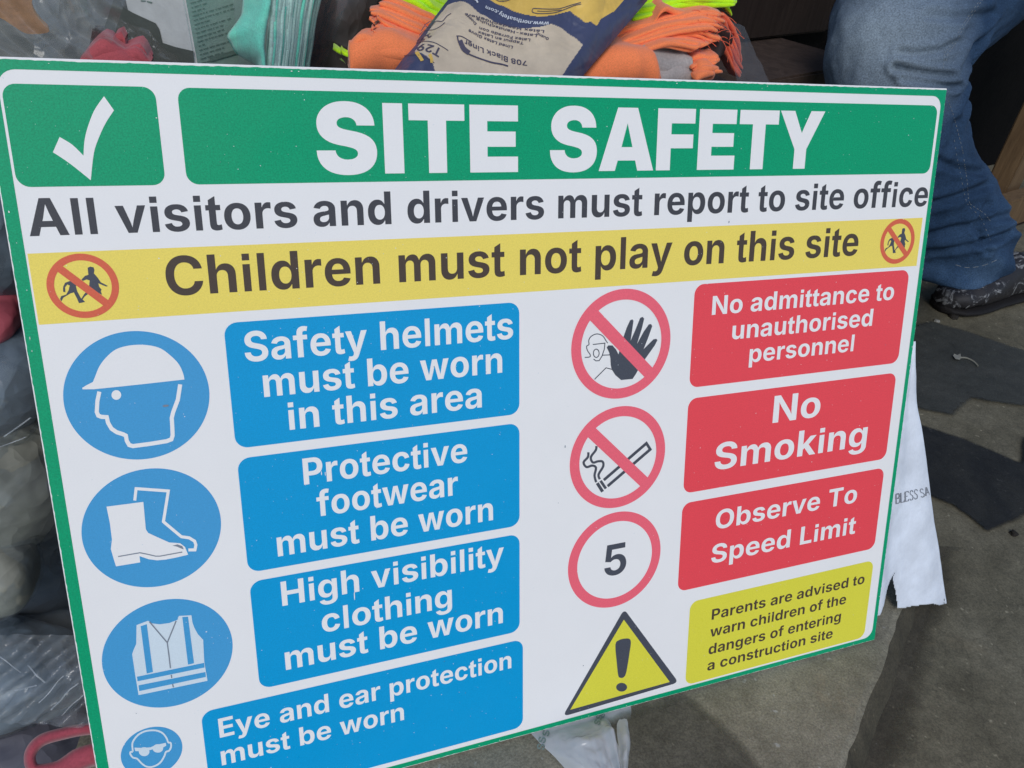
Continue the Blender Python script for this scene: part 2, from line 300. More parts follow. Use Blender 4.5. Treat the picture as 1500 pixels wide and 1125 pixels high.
'r 407|62,0,62,546,204,546,204,451,210,451,219,475,230,495,244,513,260,527,279,539,298,547,319,552,389,548,389,417,326,425,294,421,266,410,242,393,224,370,213,343,209,311,209,0',
's 560|279,-11,247,-9,217,-6,189,0,163,8,138,19,116,31,97,46,80,63,65,82,53,102,44,125,38,149,174,173,181,155,189,139,200,126,212,116,226,107,243,101,262,98,303,98,321,101,336,106,350,113,360,121,368,131,373,141,374,153,370,172,357,188,335,200,303,209,209,229,173,238,141,250,114,266,91,284,74,304,62,328,55,354,52,384,54,409,60,432,69,454,81,474,97,492,115,507,137,521,161,532,188,541,217,548,248,551,313,552,342,548,369,543,394,535,416,525,437,513,454,500,470,484,484,467,495,449,503,429,509,407,379,384,367,410,347,430,334,438,320,443,303,447,266,447,236,439,223,432,213,424,205,415,200,404,199,392,203,373,215,358,236,345,269,335,367,316,404,306,436,295,463,280,485,263,502,244,514,221,521,196,524,168,522,142,516,118,506,95,492,74,475,55,455,39,432,24,406,12,377,2,347,-5,314,-9',
't 366|334,546,334,434,10,434,10,546|85,676,231,676,232,148,238,128,250,116,269,110,328,115,349,5,265,-7,215,-5,181,2,152,15,128,32,109,54,96,81,88,112,85,147',
'u 623|250,-7,223,-5,197,-1,174,7,151,18,131,32,114,48,99,67,86,89,76,113,68,139,64,168,62,199,62,546,209,546,209,224,210,200,215,179,224,160,235,144,250,132,266,123,286,117,308,116,337,119,363,129,384,146,400,168,410,197,414,230,414,546,560,546,560,0,422,0,420,136,428,136,416,104,401,75,383,51,363,30,339,14,313,2,283,-5',
'v 600|216,0,15,546,171,546,278,209,317,43,286,43,332,236,430,546,584,546,383,0',
'w 850|176,0,15,546,169,546,256,159,269,85,252,85,308,344,358,546,493,546,584,159,597,85,581,85,632,344,679,546,835,546,673,0,524,0,412,433,437,433,386,211,325,0',
'x 580|21,0,232,337,232,223,31,546,189,546,271,397,319,296,263,296,333,439,397,546,552,546,348,222,348,334,560,0,402,0,308,165,259,266,315,266,248,124,176,0',
'y 602|59,-193,92,-83,138,-92,163,-92,183,-85,199,-73,210,-55,220,-2,15,546,171,546,278,209,314,43,280,43,328,236,433,546,587,546,346,-86,325,-124,298,-156,283,-169,248,-190,227,-198,205,-204,140,-208,77,-199'],
'BLACK': [
'S 685|344,-12,295,-10,251,-4,210,5,173,18,141,34,112,54,88,77,67,104,52,134,40,167,34,203,31,242,223,242,228,215,240,192,258,173,282,160,312,151,346,148,390,153,414,161,432,172,446,186,452,203,452,221,446,236,433,250,401,266,334,284,262,297,212,310,169,326,132,347,101,372,76,400,59,432,48,468,45,507,47,540,54,572,66,601,83,628,103,653,127,675,155,694,187,710,222,723,259,732,299,737,342,739,386,737,427,732,464,723,499,710,529,694,557,675,580,653,600,627,616,599,628,568,635,534,639,497,452,497,449,515,442,531,433,545,420,557,405,567,387,574,368,578,332,579,296,571,276,562,261,549,252,534,249,517,252,500,260,487,275,475,309,461,357,450,446,433,500,418,545,400,582,378,611,352,632,322,646,288,653,249,654,228,652,191,645,157,633,126,617,98,597,73,573,51,544,32,512,16,475,4,435,-5,391,-10',
'I 437|24,0,24,159,117,159,117,568,24,568,24,728,412,728,412,568,320,568,320,159,412,159,412,0',
'T 656|20,556,20,728,637,728,637,556,430,556,430,0,227,0,227,556',
'E 632|39,0,39,728,603,728,603,556,242,556,242,446,575,446,575,280,242,280,242,172,603,172,603,0',
'A 764|0,0,244,728,518,728,764,0,536,0,366,602,354,650,409,650,307,282,222,0|182,120,182,276,583,276,583,120',
'F 605|39,0,39,728,585,728,585,556,242,556,242,427,566,427,566,262,242,262,242,0',
'Y 730|271,0,271,248,0,728,232,728,385,422,356,422,401,523,500,728,730,728,467,248,467,0']}
FONT = {}
for fk, lines in GLYPHS.items():
    FONT[fk] = {}
    for s in lines:
        head, *cs = s.split('|')
        ch, ad = head[0], int(head[2:])
        loops = []
        for c in cs:
            v = [int(x) / 1000 for x in c.split(',')]
            loops.append(list(zip(v[::2], v[1::2])))
        FONT[fk][ch] = (ad / 1000, loops)
def qb(a, b, c, n=4):
    return [((1 - t) ** 2 * a[0] + 2 * t * (1 - t) * b[0] + t * t * c[0], (1 - t) ** 2 * a[1] + 2 * t * (1 - t) * b[1] + t * t * c[1])
            for t in [k / n for k in range(1, n + 1)]]
_t = [(634, 1062), (634, 838), (442, 838), (442, 410)]
for b_, c_ in (((442, 280), (453, 237)), ((465, 209), (520, 209)), ((559, 209), (633, 236))): _t += qb(_t[-1], b_, c_)
_t += [(657, 18)]
for b_, c_ in (((559, -24), (435, -24)), ((359, -24), (298, 2)), ((237, 27), (208, 67)), ((180, 108), (169, 177)), ((160, 226), (160, 375))): _t += qb(_t[-1], b_, c_)
_t += [(160, 838), (31, 838), (31, 1062), (160, 1062), (160, 1273), (442, 1437), (442, 1062)]
_sq = lambda x0, y0, x1, y1: [(x0, y0), (x1, y0), (x1, y1), (x0, y1)]
def _em(loops): return [[(x / 2048, y / 2048) for x, y in l] for l in loops]
FONT['BLACK']['I'] = (0.300, [_sq(0.045, 0, 0.255, 0.728)])
FONT['BOLD']['t'] = (0.333, _em([_t]))
FONT['BOLD']['l'] = (0.278, _em([_sq(147, 0, 428, 1466)]))
FONT['BOLD']['i'] = (0.278, _em([_sq(147, 0, 428, 1062), _sq(147, 1206, 428, 1466)]))
_TRI = {}
def glyph_tris(font, ch):
    """glyph outlines may cross themselves: triangulate and keep what has a non-zero winding number"""
    if (font, ch) in _TRI: return _TRI[font, ch]
    loops = FONT[font][ch][1]
    vs_, es = [], []
    for l in loops:
        n0 = len(vs_)
        vs_ += [Vector(p) for p in l]
        es += [(n0 + i, n0 + (i + 1) % len(l)) for i in range(len(l))]
    r = delaunay_2d_cdt(vs_, es, [], 0, 1e-5)
    tris = []
    for f in r[2]:
        q = [r[0][i] for i in f]
        cx, cy = sum(v.x for v in q) / len(q), sum(v.y for v in q) / len(q)
        w = 0
        for l in loops:
            for i in range(len(l)):
                (x1, y1), (x2, y2) = l[i - 1], l[i]
                if (y1 <= cy) != (y2 <= cy) and cx < x1 + (cy - y1) * (x2 - x1) / (y2 - y1):
                    w += 1 if y2 > y1 else -1
        if w: tris.append(tuple(f))
    _TRI[font, ch] = ([(v.x, v.y) for v in r[0]], tris)
    return _TRI[font, ch]
def set_text(bm, s, L, Rr, base, cap, z, font='BOLD', fn=None, mi=0, capunit=0.728):
    x, g = 0.0, []
    for ch in s:
        if ch != ' ': g.append((x,) + glyph_tris(font, ch))
        x += 0.278 if ch == ' ' else FONT[font][ch][0]
    xs = [gx + p[0] for gx, vs_, ts in g for t_ in ts for p in (vs_[t_[0]], vs_[t_[1]], vs_[t_[2]])]
    x0, x1 = min(xs), max(xs)
    sx, sy = (Rr - L) / (x1 - x0), cap / capunit
    f = fn or (lambda px, py: Vector((px / 1000, py / 1000, z / 1000)))
    for gx, vs_, ts in g:
        v = [bm.verts.new(f(L + (gx + px - x0) * sx, base + py * sy)) for px, py in vs_]
        for t_ in ts:
            bm.faces.new([v[i] for i in t_]).material_index = mi

# ------------------------------------------------------------------ the setting: floor, slab, patches
def concrete(name, c0, c1, c2, scale=6.0, rough=0.8, spots=0.5, spec=0.3, fade=False):
    m, nt, bs = mat(name)
    a = tex(nt, scale, 8, 0.62, dist=0.6)
    r = ramp(nt, a.outputs['Fac'], [(0.30, c0), (0.5, c1), (0.70, c2)])
    b = tex(nt, scale * 9, 6, 0.7)
    r2 = ramp(nt, b.outputs['Fac'], [(0.28, (0.74,) * 3), (0.72, (1.24,) * 3)])
    c = mixc(nt, 1.0, r.outputs['Color'], r2.outputs['Color'], 'MULTIPLY')
    gr_ = tex(nt, 420, 3, 0.75)
    r3 = ramp(nt, gr_.outputs['Fac'], [(0.3, (0.62,) * 3), (0.7, (1.36,) * 3)])
    c = mixc(nt, 1.0, c, r3.outputs['Color'], 'MULTIPLY')
    s = tex(nt, 95, 2, 0.5)
    sp = ramp(nt, s.outputs['Fac'], [(0.68, (0, 0, 0)), (0.76, (spots,) * 3)])
    c = mixc(nt, sp.outputs['Color'], c, tuple(min(0.5, v * 2.6) for v in c2))
    tc_ = node(nt, 'ShaderNodeTexCoord')
    wv_ = tex(nt, 9, 5, 0.6)
    mv_ = mixc(nt, 0.10, (0, 0, 0), wv_.outputs['Color'])
    av_ = node(nt, 'ShaderNodeVectorMath', operation='ADD')
    nt.links.new(tc_.outputs['Object'], av_.inputs[0])
    nt.links.new(mv_, av_.inputs[1])
    ck = node(nt, 'ShaderNodeTexVoronoi', Scale=3.1, feature='DISTANCE_TO_EDGE')
    nt.links.new(av_.outputs[0], ck.inputs['Vector'])
    cr = ramp(nt, ck.outputs['Distance'], [(0.0, (0.78,) * 3), (0.005, (1, 1, 1))])
    c = mixc(nt, 1.0, c, cr.outputs['Color'], 'MULTIPLY')
    sc_ = tex(nt, 24, 7, 0.75, dist=2.0)
    s2_ = ramp(nt, sc_.outputs['Fac'], [(0.63, (0, 0, 0)), (0.74, (0.35,) * 3)])
    c = mixc(nt, s2_.outputs['Color'], c, tuple(min(0.5, v * 1.7) for v in c2))
    d = tex(nt, scale * 0.8, 5, 0.7, dist=1.5)
    rs = ramp(nt, d.outputs['Fac'], [(0.62, (0, 0, 0)), (0.78, (0.28,) * 3)])
    c = mixc(nt, rs.outputs['Color'], c, (c2[0] * 1.5, c2[1] * 1.2, c2[2] * 1.0))
    nt.links.new(c, bs.inputs['Base Color'])
    bs.inputs['Roughness'].default_value = rough
    bs.inputs['Specular IOR Level'].default_value = spec
    h = tex(nt, scale * 14, 8, 0.7)
    bump(nt, bs, h.outputs['Fac'], 0.45, 0.004)
    if fade:                      # a patch: it thins out raggedly towards its rim
        at_ = node(nt, 'ShaderNodeAttribute', attribute_name='rim')
        e = tex(nt, 45, 7, 0.7)
        ad = node(nt, 'ShaderNodeMath', operation='MULTIPLY_ADD')
        nt.links.new(at_.outputs['Fac'], ad.inputs[0])
        ad.inputs[1].default_value = 1.0
        em = node(nt, 'ShaderNodeMath', operation='MULTIPLY')
        nt.links.new(e.outputs['Fac'], em.inputs[0])
        em.inputs[1].default_value = 0.45
        nt.links.new(em.outputs[0], ad.inputs[2])
        rr = ramp(nt, ad.outputs[0], [(0.30, (0, 0, 0)), (0.72, (0.97,) * 3)])
        nt.links.new(rr.outputs['Color'], bs.inputs['Alpha'])
    return m
M_floor = concrete('worn_cement', (0.088, 0.077, 0.049), (0.134, 0.118, 0.079), (0.188, 0.167, 0.116), 4.5)
M_slab = concrete('pale_cement', (0.155, 0.140, 0.100), (0.205, 0.186, 0.136), (0.265, 0.242, 0.180), 6.0)
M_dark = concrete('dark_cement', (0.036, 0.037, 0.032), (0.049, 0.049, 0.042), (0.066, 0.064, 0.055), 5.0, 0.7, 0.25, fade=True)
M_black = concrete('black_cement', (0.010, 0.010, 0.011), (0.016, 0.016, 0.016), (0.028, 0.027, 0.024), 7.0, 0.75, 0.5, fade=True)

M_side = concrete('shaded_side', (0.040, 0.034, 0.022), (0.060, 0.051, 0.034), (0.085, 0.072, 0.048), 9.0)  # shade on the slab's sloping side, put into a darker cement colour
ZF, ZS = -0.030, 0.0              # the lower floor and the slab the sign stands on
bm = bmesh.new()
g = 40.0
vs4 = [bm.verts.new(v) for v in ((-g, -g, ZF), (g, -g, ZF), (g, g, ZF), (-g, g, ZF))]
bm.faces.new(vs4)
tag(obj('floor', bm, M_floor), kind='structure')
def jitter(pts, amp, step=0.02, seed=0.0, closed=True):
    out = []
    m = len(pts)
    for i in range(m if closed else m - 1):
        a, b = Vector(pts[i]), Vector(pts[(i + 1) % m])
        n = max(1, int((b - a).length / step))
        for k in range(n):
            p = a.lerp(b, k / n)
            out.append((p.x + amp * (nz((p.x, p.y, 0), 22, seed) + 0.5 * nz((p.x, p.y, 3), 70, seed)),
                        p.y + amp * (nz((p.x, p.y, 9), 22, seed) + 0.5 * nz((p.x, p.y, 5), 70, seed))))
    return out
def sheet(name, pxs, z, m, amp=0.006, seed=0.0, wid=0.012):
    pts = [atz(x, y, z).to_2d() for x, y in pxs]
    l = jitter(pts, amp, 0.02, seed)
    if area(l) < 0: l = l[::-1]
    b = bmesh.new()
    n = len(l)
    lay = b.verts.layers.float.new('rim')
    rings = []
    for off, val in ((-wid * 0.4, 0.0), (wid * 0.6, 0.6)):
        rg = []
        for i in range(n):
            d_ = Vector(l[(i + 3) % n]) - Vector(l[i - 3])
            d_.normalize()
            v = b.verts.new((l[i][0] - d_.y * off, l[i][1] + d_.x * off, z))
            v[lay] = val
            rg.append(v)
        rings.append(rg)
    for i in range(n):
        b.faces.new((rings[0][i], rings[0][(i + 1) % n], rings[1][(i + 1) % n], rings[1][i]))
    n0 = len(b.verts)
    poly(b, [[(v.co.x, v.co.y) for v in rings[1]]], 0, lambda x, y: Vector((x, y, z)))
    b.verts.ensure_lookup_table()
    for i in range(n0, len(b.verts)): b.verts[i][lay] = 0.6
    return tag(obj(name, b, m), kind='structure')
def slab(name, pts, z0, z1, m, amp, bev, seed=0.0):
    l = jitter(pts, amp, 0.015, seed)
    if area(l) < 0: l = l[::-1]
    b = bmesh.new()
    n = len(l)
    cx, cy = sum(p[0] for p in l) / n, sum(p[1] for p in l) / n
    nrm = []
    for i in range(n):
        t = Vector(l[(i + 1) % n]) - Vector(l[i - 1])
        t.normalize()
        nrm.append(Vector((-t.y, t.x)))
    rings = []
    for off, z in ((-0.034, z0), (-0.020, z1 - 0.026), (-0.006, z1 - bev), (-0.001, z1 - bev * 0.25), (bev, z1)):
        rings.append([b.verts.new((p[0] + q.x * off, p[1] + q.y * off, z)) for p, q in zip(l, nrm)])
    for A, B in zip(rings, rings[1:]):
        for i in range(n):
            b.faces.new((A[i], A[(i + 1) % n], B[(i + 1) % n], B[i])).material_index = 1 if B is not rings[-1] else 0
    top = [(v.co.x, v.co.y) for v in rings[-1]]
    poly(b, [top], 0, lambda x, y: Vector((x, y, z1)))
    bmesh.ops.remove_doubles(b, verts=b.verts, dist=1e-5)
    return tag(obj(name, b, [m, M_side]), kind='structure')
e0, e1, e2, e3 = (atz(x, y, ZS) for x, y in ((1190, 1225), (1258, 1070), (1322, 885), (1350, 800)))
slab('paved_slab', [(-2.5, -2.0), (e0.x + 0.02, -2.0), e0.to_2d(), e1.to_2d(), e2.to_2d(), e3.to_2d(), (e3.x - 0.02, e3.y + 0.30), (-2.5, 0.9)],
     ZF - 0.02, ZS, M_slab, 0.0035, 0.006)
M_shade = concrete('shaded_cement', (0.075, 0.068, 0.050), (0.100, 0.091, 0.068), (0.130, 0.118, 0.090), 7.0, fade=True)  # shade lying on the slab, put into the sheet's colour
M_shadow = concrete('shadow_cement', (0.045, 0.038, 0.025), (0.066, 0.056, 0.038), (0.092, 0.079, 0.054), 6.0, fade=True)  # soft shadow along the step, painted as a dark strip
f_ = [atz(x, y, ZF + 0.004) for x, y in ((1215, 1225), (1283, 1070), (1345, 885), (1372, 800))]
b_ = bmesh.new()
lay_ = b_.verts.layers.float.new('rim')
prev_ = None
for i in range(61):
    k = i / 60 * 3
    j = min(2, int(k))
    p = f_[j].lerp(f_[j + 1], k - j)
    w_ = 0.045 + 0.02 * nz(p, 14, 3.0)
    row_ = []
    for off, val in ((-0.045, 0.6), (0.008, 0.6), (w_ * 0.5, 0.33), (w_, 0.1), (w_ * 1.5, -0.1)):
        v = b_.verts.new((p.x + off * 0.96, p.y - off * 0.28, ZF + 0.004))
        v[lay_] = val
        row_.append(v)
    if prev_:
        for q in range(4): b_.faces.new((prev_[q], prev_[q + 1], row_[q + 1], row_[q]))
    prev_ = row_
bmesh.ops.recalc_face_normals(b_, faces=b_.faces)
tag(obj('shadow_band', b_, M_shadow), kind='structure')
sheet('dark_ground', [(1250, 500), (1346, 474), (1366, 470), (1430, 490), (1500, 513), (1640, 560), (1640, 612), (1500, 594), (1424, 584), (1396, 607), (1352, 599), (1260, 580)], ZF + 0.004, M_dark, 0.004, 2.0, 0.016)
sheet('black_ground', [(1290, 600), (1350, 622), (1409, 641), (1495, 678), (1498, 658), (1500, 640), (1640, 632), (1640, 690), (1500, 757), (1448, 777), (1424, 758), (1396, 739), (1364, 726), (1290, 698)], ZF + 0.004, M_black, 0.0022, 5.0)
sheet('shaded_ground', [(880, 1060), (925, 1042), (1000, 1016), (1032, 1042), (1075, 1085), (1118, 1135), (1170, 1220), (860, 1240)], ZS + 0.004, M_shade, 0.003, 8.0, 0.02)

# ------------------------------------------------------------------ the sign
sign = empty('safety_sign', (0, 0, LIFT), (R(90 - TILT), 0, 0))
tag(sign, 'large printed white safety sign with green border leaning upright on the slab', 'safety sign')
bm = bmesh.new()
bmesh.ops.create_cube(bm, size=1.0, matrix=Matrix.Translation((0, 0.3, -0.002)) @ Matrix.Diagonal((0.8, 0.6, 0.004, 1)))
bmesh.ops.bevel(bm, geom=[e for e in bm.edges], offset=0.0006, segments=2, affect='EDGES', profile=0.5)
obj('board', bm, P['white'], sign)
def spart(name, mkey, parent, loops_list, z, mi=None):
    b = bmesh.new()
    for i, ls in enumerate(loops_list):
        poly(b, ls, z + 0.004 * i)
    return obj(name, b, P[mkey], parent)
def rag(l, amp, step=3.0, seed=0.0):
    return [(x, y) for x, y in jitter(l, amp, step, seed)]
outer = [(-399.2, 0.9), (399.5, 0.6), (399.5, 598.6), (-399.2, 598.4)]
def jag(l, amp, step, seed):
    out = []
    for i in range(len(l)):
        a, b = Vector(l[i]), Vector(l[(i + 1) % len(l)])
        n = max(1, int((b - a).length / step))
        for k in range(n):
            p = a.lerp(b, k / n)
            out.append((p.x + amp * noise.noise(Vector((p.x * 0.31, p.y * 0.31, seed))), p.y + amp * noise.noise(Vector((p.x * 0.31, p.y * 0.31, seed + 9)))))
    return out
spart('border', 'green', sign, [[jag(outer, 0.45, 1.6, 1.0), rrect(-391.2, 5.6, 394.6, 592.8, 11)]], 0.12)
# title row
tp = spart('tick_panel', 'green', sign, [[rrect(-389.6, 521.3, -301.0, 584.3, 8)]], 0.12)
def mm(z, x0, y0, pts):           # photo crop -> mm on the sign face
    a = R(90 - TILT)
    yv, nv = Vector((0, math.cos(a), math.sin(a))), Vector((0, -math.sin(a), math.cos(a)))
    o = Vector((0, 0, LIFT))
    out = []
    for x, y in pts:
        q = ray(x0 + x / z, y0 + y / z)
        p = CAM + q * ((o - CAM).dot(nv) / q.dot(nv)) - o
        out.append((p.x * 1000, p.dot(yv) * 1000))
    return out
tick = [(388, 715), (437, 603)] + smoothp([(437, 603), (530, 660), (612, 740)], False)[1:] + smoothp([(612, 740), (618, 640), (640, 540), (690, 410), (762, 305)], False)[1:] \
    + [(835, 408)] + smoothp([(835, 408), (775, 500), (728, 600), (688, 720), (665, 920)], False)[1:] + smoothp([(665, 920), (560, 835), (480, 775), (388, 715)], False)[1:-1]
spart('tick', 'white', tp, [[mm(5, 0, 80, tick)]], 0.24)
tt = spart('title_panel', 'green', sign, [[rrect(-287.4, 521.3, 391.2, 584.3, 8)]], 0.12)
bm = bmesh.new()
set_text(bm, 'SITE', -198.2, -42.4, 527.2, 49.8, 0.24, 'BLACK')
set_text(bm, 'SAFETY', -15.0, 256.4, 527.2, 49.8, 0.24, 'BLACK')
obj('lettering', bm, P['white'], tt)
bm = bmesh.new()
set_text(bm, 'All visitors and drivers must report to site office', -386.9, 393.2, 490.0, 24.2, 0.12)
obj('notice_lettering', bm, P['black'], sign)
# yellow band
band = spart('warning_band', 'yellow', sign, [[[(-390, 431.2), (390, 431.2), (390, 478.8), (-390, 478.8)]]], 0.12)
bm = bmesh.new()
set_text(bm, 'Children must not play on this site', -307.9, 311.5, 445.4, 27.7, 0.24)
obj('lettering', bm, P['brown'], band)
def ring(cx, cy, ro, ri, bar=0.0, n=90):
    """prohibition ring, with its diagonal bar when bar > 0: the opening is cut into two halves"""
    o = circ(cx, cy, ro, n)
    if not bar:
        return [o, circ(cx, cy, ri, n)]
    holes = []
    h = bar / 2
    a0 = math.asin(h / ri)
    for s in (0, 1):
        st, en = R(-45) + a0 + s * math.pi, R(135) - a0 + s * math.pi
        holes.append([(cx + ri * math.cos(st + (en - st) * k / 40), cy + ri * math.sin(st + (en - st) * k / 40)) for k in range(41)])
    return [o] + holes
# running children, drawn in the left symbol's own mm
boy = [(400, 632), (396, 590), (402, 555), (425, 508), (480, 486), (560, 478), (585, 520), (575, 560), (590, 620), (640, 715), (690, 772), (650, 782), (615, 785), (588, 722), (545, 640), (500, 652), (400, 712), (375, 762), (356, 730), (372, 690), (440, 670), (475, 605), (488, 545), (455, 530), (425, 570), (430, 635)]
girl = [(745, 398), (735, 300), (770, 285), (815, 295), (828, 330), (820, 378), (850, 410), (885, 455), (915, 500), (1012, 550), (990, 560), (905, 525), (882, 515), (892, 560), (925, 600), (915, 625), (932, 672), (890, 650), (800, 640), (735, 665), (695, 695), (665, 735), (702, 772), (650, 775), (645, 730), (690, 660), (750, 590), (755, 550), (762, 475), (722, 462), (668, 482), (650, 462), (700, 412)]
bump_h = circ(548, 415, 42, 20)
kids = [mm(9.37, 50, 360, q) for q in (boy, girl, bump_h)]
def child_sign(cx, cy, parent):
    dx, dy = cx + 360.0, cy - 455.6
    t = spart('prohibition_symbol', 'orange_red', parent, [ring(cx, cy, 21.9, 17.4, 5.0), ], 0.30)
    spart('pictogram', 'slate', t, [[[(x + dx, y + dy) for x, y in k]] for k in kids[:2]], 0.24)
    return t
c1 = child_sign(-360.0, 455.6, sign)
c2 = child_sign(360.8, 456.6, sign)
# mandatory symbols on blue discs
def disc(cx, cy, r): return spart('mandatory_symbol', 'pale_blue', sign, [[circ(cx, cy, r, 96)]], 0.12)
z45 = lambda p: mm(4.5, 60, 450, p)
d = disc(-335.0, 374.8, 47.6)
helm = [(272, 531), (300, 514), (343, 492)] + smoothp([(343, 492), (360, 450), (385, 390), (430, 330), (490, 280), (560, 256), (640, 247), (720, 252), (790, 272), (850, 315), (905, 370), (935, 430), (946, 476)], False)[1:] + [(640, 510), (450, 530), (350, 540), (275, 541)]
face = [(385, 556), (372, 620), (368, 690), (378, 714), (398, 722), (434, 724), (442, 760), (465, 800), (500, 824), (540, 836), (560, 846), (566, 880), (582, 908), (606, 915), (720, 900), (830, 882), (860, 870), (868, 845), (866, 790), (862, 730), (872, 690), (902, 610), (918, 508)]
spart('pictogram', 'white', d, [[z45(helm)], [z45(stroke(face, 27))], [z45(circ(497, 578, 32, 24))]], 0.24)
d = disc(-336.8, 271.8, 47.8)
z5 = lambda p: mm(5, 90, 670, p)
boot = [(330, 360), (600, 325), (618, 525), (635, 552), (700, 582), (790, 622), (870, 628), (905, 655), (928, 712), (830, 735), (760, 748), (700, 753), (640, 745), (572, 722), (577, 768), (400, 797), (382, 740), (362, 670), (370, 600), (355, 480)]
rear = [(537, 315), (547, 228), (783, 245), (747, 470), (878, 580), (935, 588), (975, 612), (985, 640), (978, 676), (930, 677)]
spart('pictogram', 'white', d, [[z5(boot)], [z5(stroke(rear, 22))]], 0.24)
spart('pictogram_detail', 'grey_line', d, [[z5(stroke([(415, 725), (575, 697), (630, 708), (690, 722), (720, 722), (885, 692)], 8))],
      [z5([(812, 645), (850, 636), (885, 648), (896, 672), (872, 664), (845, 652)])]], 0.36)
d = disc(-337.4, 164.8, 47.2)
z5 = lambda p: mm(5, 130, 860, p)
vest = [(350, 277), (435, 245), (465, 265), (520, 271), (590, 262), (650, 238), (660, 210), (752, 205), (760, 260), (775, 300), (800, 345), (838, 385), (846, 545), (870, 685), (365, 790), (340, 640), (318, 490), (330, 455), (348, 415)]
spart('pictogram', 'frost', d, [[z5(vest)]], 0.24)
spart('pictogram_stripe', 'pale_blue', d, [[z5(q)] for q in ([(380, 285), (425, 270), (470, 620), (425, 632)], [(685, 218), (727, 215), (771, 556), (727, 566)],
      [(353, 655), (845, 553), (848, 587), (358, 688)], [(365, 718), (854, 620), (858, 656), (370, 760)])], 0.36)
spart('pictogram_detail', 'grey_line', d, [[z5(stroke(q, 9))] for q in ([(445, 252), (575, 405), (640, 245)], [(575, 405), (590, 520), (598, 592)], [(604, 640), (608, 664)], [(614, 708), (620, 732)])], 0.48)
d = disc(-359.2, 80.6, 22.6)
z10 = lambda p: mm(10, 150, 1040, p)
head = smoothp([(445, 600), (440, 480), (520, 365), (640, 305), (780, 297), (880, 335), (940, 410), (965, 472), (1000, 480), (1005, 540), (975, 595), (930, 612), (905, 680), (840, 775), (740, 828), (650, 828), (575, 780), (510, 712), (450, 695), (412, 650), (412, 612)], True, 3)
spart('pictogram', 'frost', d, [[z10(stroke(head + head[:1], 26))], [z10(circ(612, 608, 78, 28, 66))], [z10(circ(812, 560, 78, 28, 62))],
      [z10([(470, 548), (560, 552), (700, 545), (790, 508), (930, 478), (936, 520), (870, 560), (740, 570), (700, 585), (560, 600), (480, 600)])]], 0.24)
# instruction panels
def panel(name, mkey, box, rows, tkey, r=9.5):
    p = spart(name, mkey, sign, [[rrect(*box, r)]], 0.12)
    b = bmesh.new()
    for s, L, Rr, base, cap in rows:
        set_text(b, s, L, Rr, base, cap, 0.24)
    obj('lettering', b, P[tkey], p)
    return p
panel('instruction_panel', 'blue', (-273.0, 326.5, -41.4, 423.3), [('Safety helmets', -260.2, -47.0, 393.0, 22.8), ('must be worn', -249.1, -56.9, 364.7, 22.4), ('in this area', -232.5, -75.4, 336.4, 22.4)], 'white')
panel('instruction_panel', 'blue', (-273.0, 222.2, -41.4, 318.4), [('Protective', -224.9, -89.1, 289.7, 22.0), ('footwear', -216.3, -98.0, 260.9, 22.0), ('must be worn', -249.4, -66.5, 231.9, 22.0)], 'white')
panel('instruction_panel', 'blue', (-273.0, 115.4, -41.4, 214.1), [('High visibility', -249.4, -56.6, 187.5, 21.8), ('clothing', -219.3, -105.9, 155.6, 22.0), ('must be worn', -251.1, -58.0, 128.0, 22.0)], 'white')
panel('instruction_panel', 'blue', (-320.0, 10.3, -38.2, 106.3), [('Eye and ear protection', -307.8, -49.9, 78.4, 18.2), ('must be worn', -308.7, -153.5, 51.5, 18.2)], 'white')
panel('prohibition_panel', 'red', (128.4, 331.3, 381.5, 427.7), [('No admittance to', 148.2, 364.5, 398.6, 17.4), ('unauthorised', 172.2, 340.3, 373.6, 17.4), ('personnel', 193.6, 319.8, 349.3, 17.4)], 'white')
panel('prohibition_panel', 'red', (128.4, 225.4, 381.5, 320.8), [('No', 227.3, 285.3, 284.7, 27.8), ('Smoking', 162.2, 351.4, 244.4, 27.6)], 'white')
panel('prohibition_panel', 'red', (128.4, 119.8, 381.5, 215.2), [('Observe To', 168.3, 347.4, 180.5, 20.6), ('Speed Limit', 166.0, 350.7, 143.5, 20.6)], 'white')
panel('advice_panel', 'acid', (144.2, 7.6, 383.1, 105.0), [('Parents are advised to', 171.5, 372.9, 78.3, 12.2), ('warn children of the', 171.0, 349.5, 58.2, 12.2), ('dangers of entering', 170.5, 344.9, 37.6, 12.2), ('a construction site', 170.5, 335.9, 18.2, 12.2)], 'brown')
# prohibition symbols
z6 = lambda p: mm(5.92, 810, 410, p)
t = spart('prohibition_symbol', 'pink', sign, [ring(56.0, 378.9, 49.4, 40.0, 11.2)], 0.36)
hand = [(465, 585), (480, 567), (515, 568), (545, 602), (568, 645), (590, 560), (612, 490), (640, 410), (668, 350), (688, 342), (697, 355), (685, 440), (672, 528), (715, 430), (755, 330), (775, 320), (790, 335), (770, 420), (728, 555), (785, 450), (830, 385), (850, 383), (860, 400), (825, 500), (785, 600), (870, 515), (895, 510), (905, 522), (880, 570), (795, 690), (740, 775), (720, 812), (690, 858), (590, 868), (540, 825), (508, 775), (500, 735), (497, 680), (487, 630)]
spart('pictogram', 'slate', t, [[z6(hand)]], 0.24)
lines = [smoothp([(275, 672), (318, 668), (322, 648), (298, 612), (292, 575), (312, 560), (310, 525), (330, 490), (380, 468), (430, 485), (458, 525), (474, 548)], False, 3),
         [(345, 560), (450, 548), (445, 600), (425, 660), (400, 700), (372, 702), (352, 686)], [(425, 653), (492, 650)], [(360, 862), (460, 762), (512, 776)], circ(375, 636, 25, 20, 36) + circ(375, 636, 25, 20, 36)[:1]]
spart('pictogram_detail', 'slate', t, [[z6(stroke(q, 8))] for q in lines], 0.12)
z6 = lambda p: mm(5.92, 810, 580, p)
